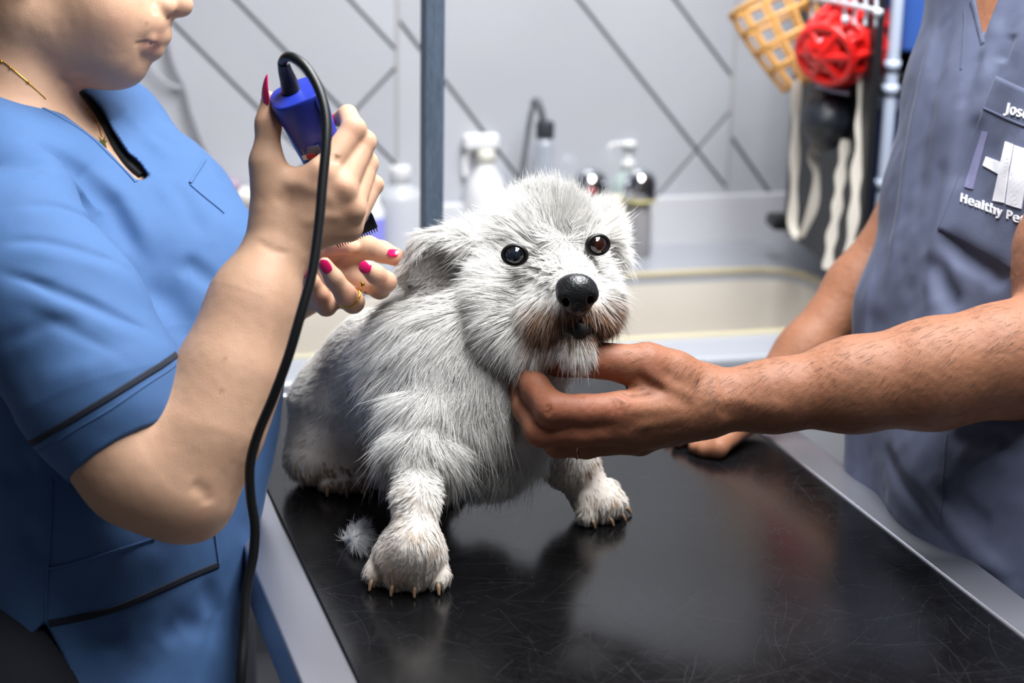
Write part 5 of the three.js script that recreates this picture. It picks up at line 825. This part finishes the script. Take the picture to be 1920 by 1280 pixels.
  const font = await new FontLoader().loadAsync('fonts/droid/droid_sans_regular.typeface.json'), fontB = await new FontLoader().loadAsync('fonts/droid/droid_sans_bold.typeface.json');
  const text = (s, ft, size, ox, oy, ex, ey) => { const g = new TextGeometry(s, { font: ft, size, depth: 1, curveSegments: 4, bevelEnabled: false }); g.computeBoundingBox(); return [g, (x, y) => [ox + x * ex[0] - y * ey[0], oy + x * ex[1] - y * ey[1]]]; };
  { const [g, m] = text('Healthy Pet Ho', fontB, 17, 1801, 378, [0.92, 0.33], [-0.12, 0.98]); emb('embroidered_words', g, m, M_thread); }
  { const [g, m] = text('Jose', fontB, 20, 1888, 212, [0.78, 0.26], [-0.2, 0.98]); emb('embroidered_name', g, m, M_thread); }
  // skin: one body
  const b = new Field(); torso(b, -0.008);
  b.chain([JJ(2085, 140, 1.82, 115), JJ(2030, 470, 1.74, 104), JJ(2006, 640, 1.72, 98)], 0.03);
  b.chain([JJ(2006, 655, 1.72, 100), JJ(1880, 675, 1.72, 101), JJ(1750, 701, 1.72, 99), JJ(1600, 721, 1.72, 84), JJ(1450, 742, 1.718, 62), JJ(1340, 752, 1.715, 60)], 0.02);
  b.cone(P(1960, 500, 1.93), 0.1, P(1985, -200, 1.95), 0.058, 0.04); b.ell(P(1960, -420, 1.93), [0.085, 0.12, 0.1], null, 0.03); { const fc = P(1960, -440, 1.93), fd = V(-0.78, 0, 0.62), fs = V(0.62, 0, 0.78), at = (a, s, y) => fc.clone().addScaledVector(fd, a).addScaledVector(fs, s).add(V(0, y, 0)); b.ell(at(0.03, 0, -0.04), [0.066, 0.085, 0.066], null, 0.03); b.ball(at(0.056, 0, -0.096), 0.028, 0.03); b.cone(at(0.088, 0, 0.01), 0.009, at(0.106, 0, -0.03), 0.0135, 0.008); for (const u of [-1, 1]) { b.ball(at(0.094, 0.012 * u, -0.032), 0.009, 0.005); b.cone(at(0.084, 0.012 * u, 0.018), 0.010, at(0.07, 0.045 * u, 0.02), 0.010, 0.012); b.ell(at(-0.01, 0.083 * u, -0.01), [0.012, 0.032, 0.016], null, 0.006); b.ball(at(0.083, 0.031 * u, 0.0), 0.0125, 0.004).sub(); } b.cone(at(0.087, -0.016, -0.068), 0.011, at(0.087, 0.016, -0.068), 0.011, 0.012); }
  b.fn(halfSpace(V(0, 0.80, 0), V(0, -1, 0)), -1, 0.01);
  // hand under the chin
  const fin = (js, k = 0.005) => { for (let i = 1; i < js.length; i++) b.cone(P(js[i - 1][0], js[i - 1][1], js[i - 1][2]), M(js[i - 1][3], js[i - 1][2]), P(js[i][0], js[i][1], js[i][2]), M(js[i][3], js[i][2]), k); };
  for (const [x, y, d, r] of [[1165, 768, 1.678, 34], [1170, 800, 1.685, 33], [1182, 822, 1.70, 29], [1200, 828, 1.73, 26]]) b.cone(P(1315, 757, 1.715), M(50, 1.715), P(x, y, d), M(r, d), 0.016);
  fin([[1165, 768, 1.678, 35], [1095, 770, 1.67, 30], [1034, 766, 1.665, 31], [1004, 726, 1.685, 27], [984, 702, 1.705, 21]]);
  fin([[1170, 800, 1.685, 33], [1085, 806, 1.68, 31], [1014, 806, 1.68, 31], [988, 764, 1.70, 27], [976, 728, 1.72, 22]]);
  fin([[1182, 822, 1.70, 28], [1100, 836, 1.70, 23], [1046, 836, 1.70, 22], [1010, 800, 1.72, 21], [998, 760, 1.74, 18]]);
  fin([[1200, 828, 1.73, 25], [1120, 832, 1.745, 20], [1070, 826, 1.75, 19], [1040, 790, 1.765, 17]]);
  fin([[1318, 726, 1.72, 42], [1262, 700, 1.705, 40], [1212, 686, 1.698, 40], [1160, 680, 1.692, 30], [1118, 675, 1.69, 29], [1072, 677, 1.695, 25], [1045, 684, 1.70, 21]], 0.012);
  b.cone(P(1215, 735, 1.70), M(30, 1.7), P(1275, 725, 1.705), M(40, 1.7), 0.014);
  // far arm, its hand resting on the table
  const hT = (x, y, r) => { const q = onY(x, y, TY); q.y += r; return q; };
  b.chain([[P(1840, 180, 2.12), M(85, 2.12)], [P(1712, 410, 2.13), M(64, 2.13)], [P(1610, 540, 2.12), M(58, 2.12)], [P(1510, 660, 2.10), M(50, 2.1)], [hT(1425, 815, 0.045), 0.026]], 0.02);
  const hp = hT(1372, 828, 0.024); b.cone(hT(1425, 815, 0.04), 0.026, hp, 0.024, 0.015); b.cone(hT(1425, 815, 0.04), 0.026, hT(1352, 806, 0.024), 0.022, 0.015);
  for (const [a, e] of [[[1355, 800], [1262, 806]], [[1356, 812], [1256, 822]], [[1364, 826], [1272, 838]], [[1374, 836], [1302, 850]]]) { const A = hT(a[0], a[1], 0.022), E = hT(e[0], e[1], 0.008), m = A.clone().lerp(E, 0.5).add(V(0, 0.008, 0)); b.chain([[A, 0.0115], [m, 0.0098], [E, 0.0078]], 0.004); }
  b.chain([[hT(1385, 838, 0.025), 0.014], [hT(1345, 858, 0.012), 0.011], [hT(1318, 856, 0.009), 0.0088]], 0.005);
  { const SB = (pts) => pts.map(([x, y]) => b.hit(x, y)).filter(Boolean); const c2 = [[[[1022, 780], [1030, 770], [1026, 758]], 0.0022, -0.0018], [[[1150, 735], [1180, 745], [1210, 742], [1235, 738]], 0.003, -0.003], [[[1120, 655], [1116, 668], [1106, 676]], 0.0022, -0.0012], [[[1130, 655], [1126, 672], [1118, 684]], 0.0022, -0.0012], [[[1200, 690], [1230, 710], [1262, 730], [1310, 745]], 0.006, 0.002], [[[1190, 700], [1222, 722], [1250, 738]], 0.004, -0.0018], [[[1160, 770], [1220, 768], [1300, 765]], 0.007, 0.0014], [[[1168, 802], [1230, 795], [1300, 780]], 0.006, 0.0013], [[[1155, 748], [1165, 760], [1162, 778]], 0.0025, -0.0008], [[[1140, 745], [1150, 762], [1146, 780]], 0.0022, -0.0007], [[[1350, 700], [1360, 740], [1355, 790]], 0.006, -0.0012], [[[1330, 740], [1420, 760], [1500, 770]], 0.008, 0.0015], [[[1060, 735], [1085, 745], [1095, 742]], 0.003, -0.001]].map(([p, w, a]) => [SB(p), w, a]); for (const [p, w, a] of c2) if (p.length > 1) b.fold(p, w, a); }
  b.noise = (x, y, z) => 0.00025 * noise3(x * 110, y * 110, z * 110) + 0.0002 * noise3(x * 330, y * 330, z * 330);
  const red = lin(0.285, 0.088, 0.05), HT = (x, y) => b.hit(x, y);
  const spots = [...[[1160, 770], [1032, 765], [1015, 808], [1045, 836], [1120, 680], [1000, 720]].map(([x, y]) => [HT(x, y), 0.016, red, 0.55]), ...[[1100, 770], [1100, 800], [1080, 690], [1215, 690]].map(([x, y]) => [HT(x, y), 0.024, red, 0.45]), ...[[1458, 718], [1520, 724], [1538, 722], [1585, 760], [1766, 692], [1700, 640]].map(([x, y]) => [HT(x, y), 0.0022, lin(0.2, 0.07, 0.04), 0.6])].filter((s) => s[0]);
  const geo = b.mesh(0.0026, { color: skinTone(lin(0.275, 0.122, 0.066), red, spots), uvScale: 16 });
  const body = part('body', geo, skinMat(), t);
  // hair on the arms
  const e0 = P(1995, 655, 1.72), e1 = P(1340, 752, 1.715), armD = e1.clone().sub(e0).normalize();
  fur('arm_hair', geo, t, std({ color: 0xffffff, roughness: 0.6 }), 12000, { seed: 21, weight: (p) => { const [x, y, d] = project(p); return d < 1.80 && x > 1180 && x < 1990 && y > 560 && y < 880 ? (x < 1300 ? 0.25 : 1) : 0; }, len: () => 0.011, dir: () => armD.clone().addScaledVector(V(0, -1, 0), 0.55), lift: () => 0.18, wave: 0.5, clump: 0, width: 0.0002, bend: 0.25, color: (p, n, r, c) => { const v = 0.02 + 0.05 * r(); c.setRGB(v * 1.3, v * 0.8, v * 0.5); } });
  { const c = P(1082, 836, 1.70), a2 = P(1100, 836, 1.70).sub(P(1046, 836, 1.70)).normalize(), g = new THREE.TorusGeometry(M(23.6, 1.7), 0.0011, 10, 40); g.applyQuaternion(new THREE.Quaternion().setFromUnitVectors(V(0, 0, 1), a2)); g.translate(c.x, c.y, c.z); part('ring', g, std({ color: hex('#c79a86'), metalness: 1, roughness: 0.25 }), t, 'thin wedding band'); }
  const hf = new Field(); hf.ell(P(1975, -450, 1.94), [0.095, 0.115, 0.11], null, 0.02); hf.fn(halfSpace(P(1960, -440, 1.93).addScaledVector(V(-0.78, 0, 0.62), 0.03).add(V(0, 0.07, 0)), V(-0.68, -0.5, 0.54).normalize()), -1, 0.02); part('hair', hf.mesh(0.005), std({ color: hex('#1d1613'), roughness: 0.6 }), t, 'short dark hair');
  const fc = P(1960, -440, 1.93), fd = V(-0.78, 0, 0.62), fs = V(0.62, 0, 0.78); for (const u of [-1, 1]) { const p = fc.clone().addScaledVector(fd, 0.081).addScaledVector(fs, 0.031 * u), g = new THREE.SphereGeometry(0.0105, 18, 12); g.translate(p.x, p.y, p.z); const e = part('eye', g, phys({ color: hex('#d9d4cf'), roughness: 0.1 }), t), i = new THREE.SphereGeometry(0.0058, 16, 12); const q = p.clone().addScaledVector(fd, 0.0065); i.translate(q.x, q.y - 0.001, q.z); part('iris', i, phys({ color: hex('#20140c'), roughness: 0.08 }), e); const br = (a, b) => p.clone().addScaledVector(fd, 0.014).addScaledVector(fs, a).add(V(0, b, 0)); part('eyebrow', capTube([br(-0.018, 0.018), br(0, 0.023), br(0.018, 0.018)], () => 0.0038, 14, 8), std({ color: hex('#1d1613'), roughness: 0.8 }), t); } { const mp = fc.clone().addScaledVector(fd, 0.093).add(V(0, -0.068, 0)); part('mouth', capTube([mp.clone().addScaledVector(fs, -0.022).addScaledVector(fd, -0.006), mp, mp.clone().addScaledVector(fs, 0.022).addScaledVector(fd, -0.006)], (t2) => 0.0055 * Math.sin(Math.PI * (0.12 + 0.76 * t2)), 18, 8), std({ color: lin(0.24, 0.075, 0.06), roughness: 0.5 }), t); }
  const hip = P(1930, 1180, 1.86); const fA = V(hip.x + 0.03, 0, hip.z + 0.11), fB = V(hip.x - 0.02, 0, hip.z - 0.12); fA.fx = fB.fx = -0.9; fA.fz = fB.fz = 0.4; fA.x += 0.06; fB.x += 0.08;
  legsAndShoes(t, [hip.clone().add(V(0.09, 0, 0.09)), hip.clone().add(V(0.03, 0, -0.07))], [fA, fB], cloth(hex('#2b303d')), 0.1);
}

// ---------------------------------------------------------------- turn the whole place so that the tiled wall lies along x
{
  const turn = -WA, R4 = new THREE.Matrix4().makeRotationY(turn), seen = new Set([HAIR]);
  scene.updateMatrixWorld(true);
  for (const top of [...scene.children]) {
    if (top.isCamera) { top.applyMatrix4(R4); continue; }
    const go = (o) => {
      o.position.applyMatrix4(R4);
      if (o.isInstancedMesh) { const m = new THREE.Matrix4(); for (let i = 0; i < o.count; i++) { o.getMatrixAt(i, m); m.premultiply(R4); o.setMatrixAt(i, m); } }
      else if (o.isMesh && !seen.has(o.geometry)) { seen.add(o.geometry); o.geometry.rotateY(turn); }
      else if (o.isLight) o.quaternion.premultiply(new THREE.Quaternion().setFromRotationMatrix(R4));
      o.children.forEach(go);
    };
    go(top);
  }
  scene.updateMatrixWorld(true);
}
renderer.render(scene, camera);
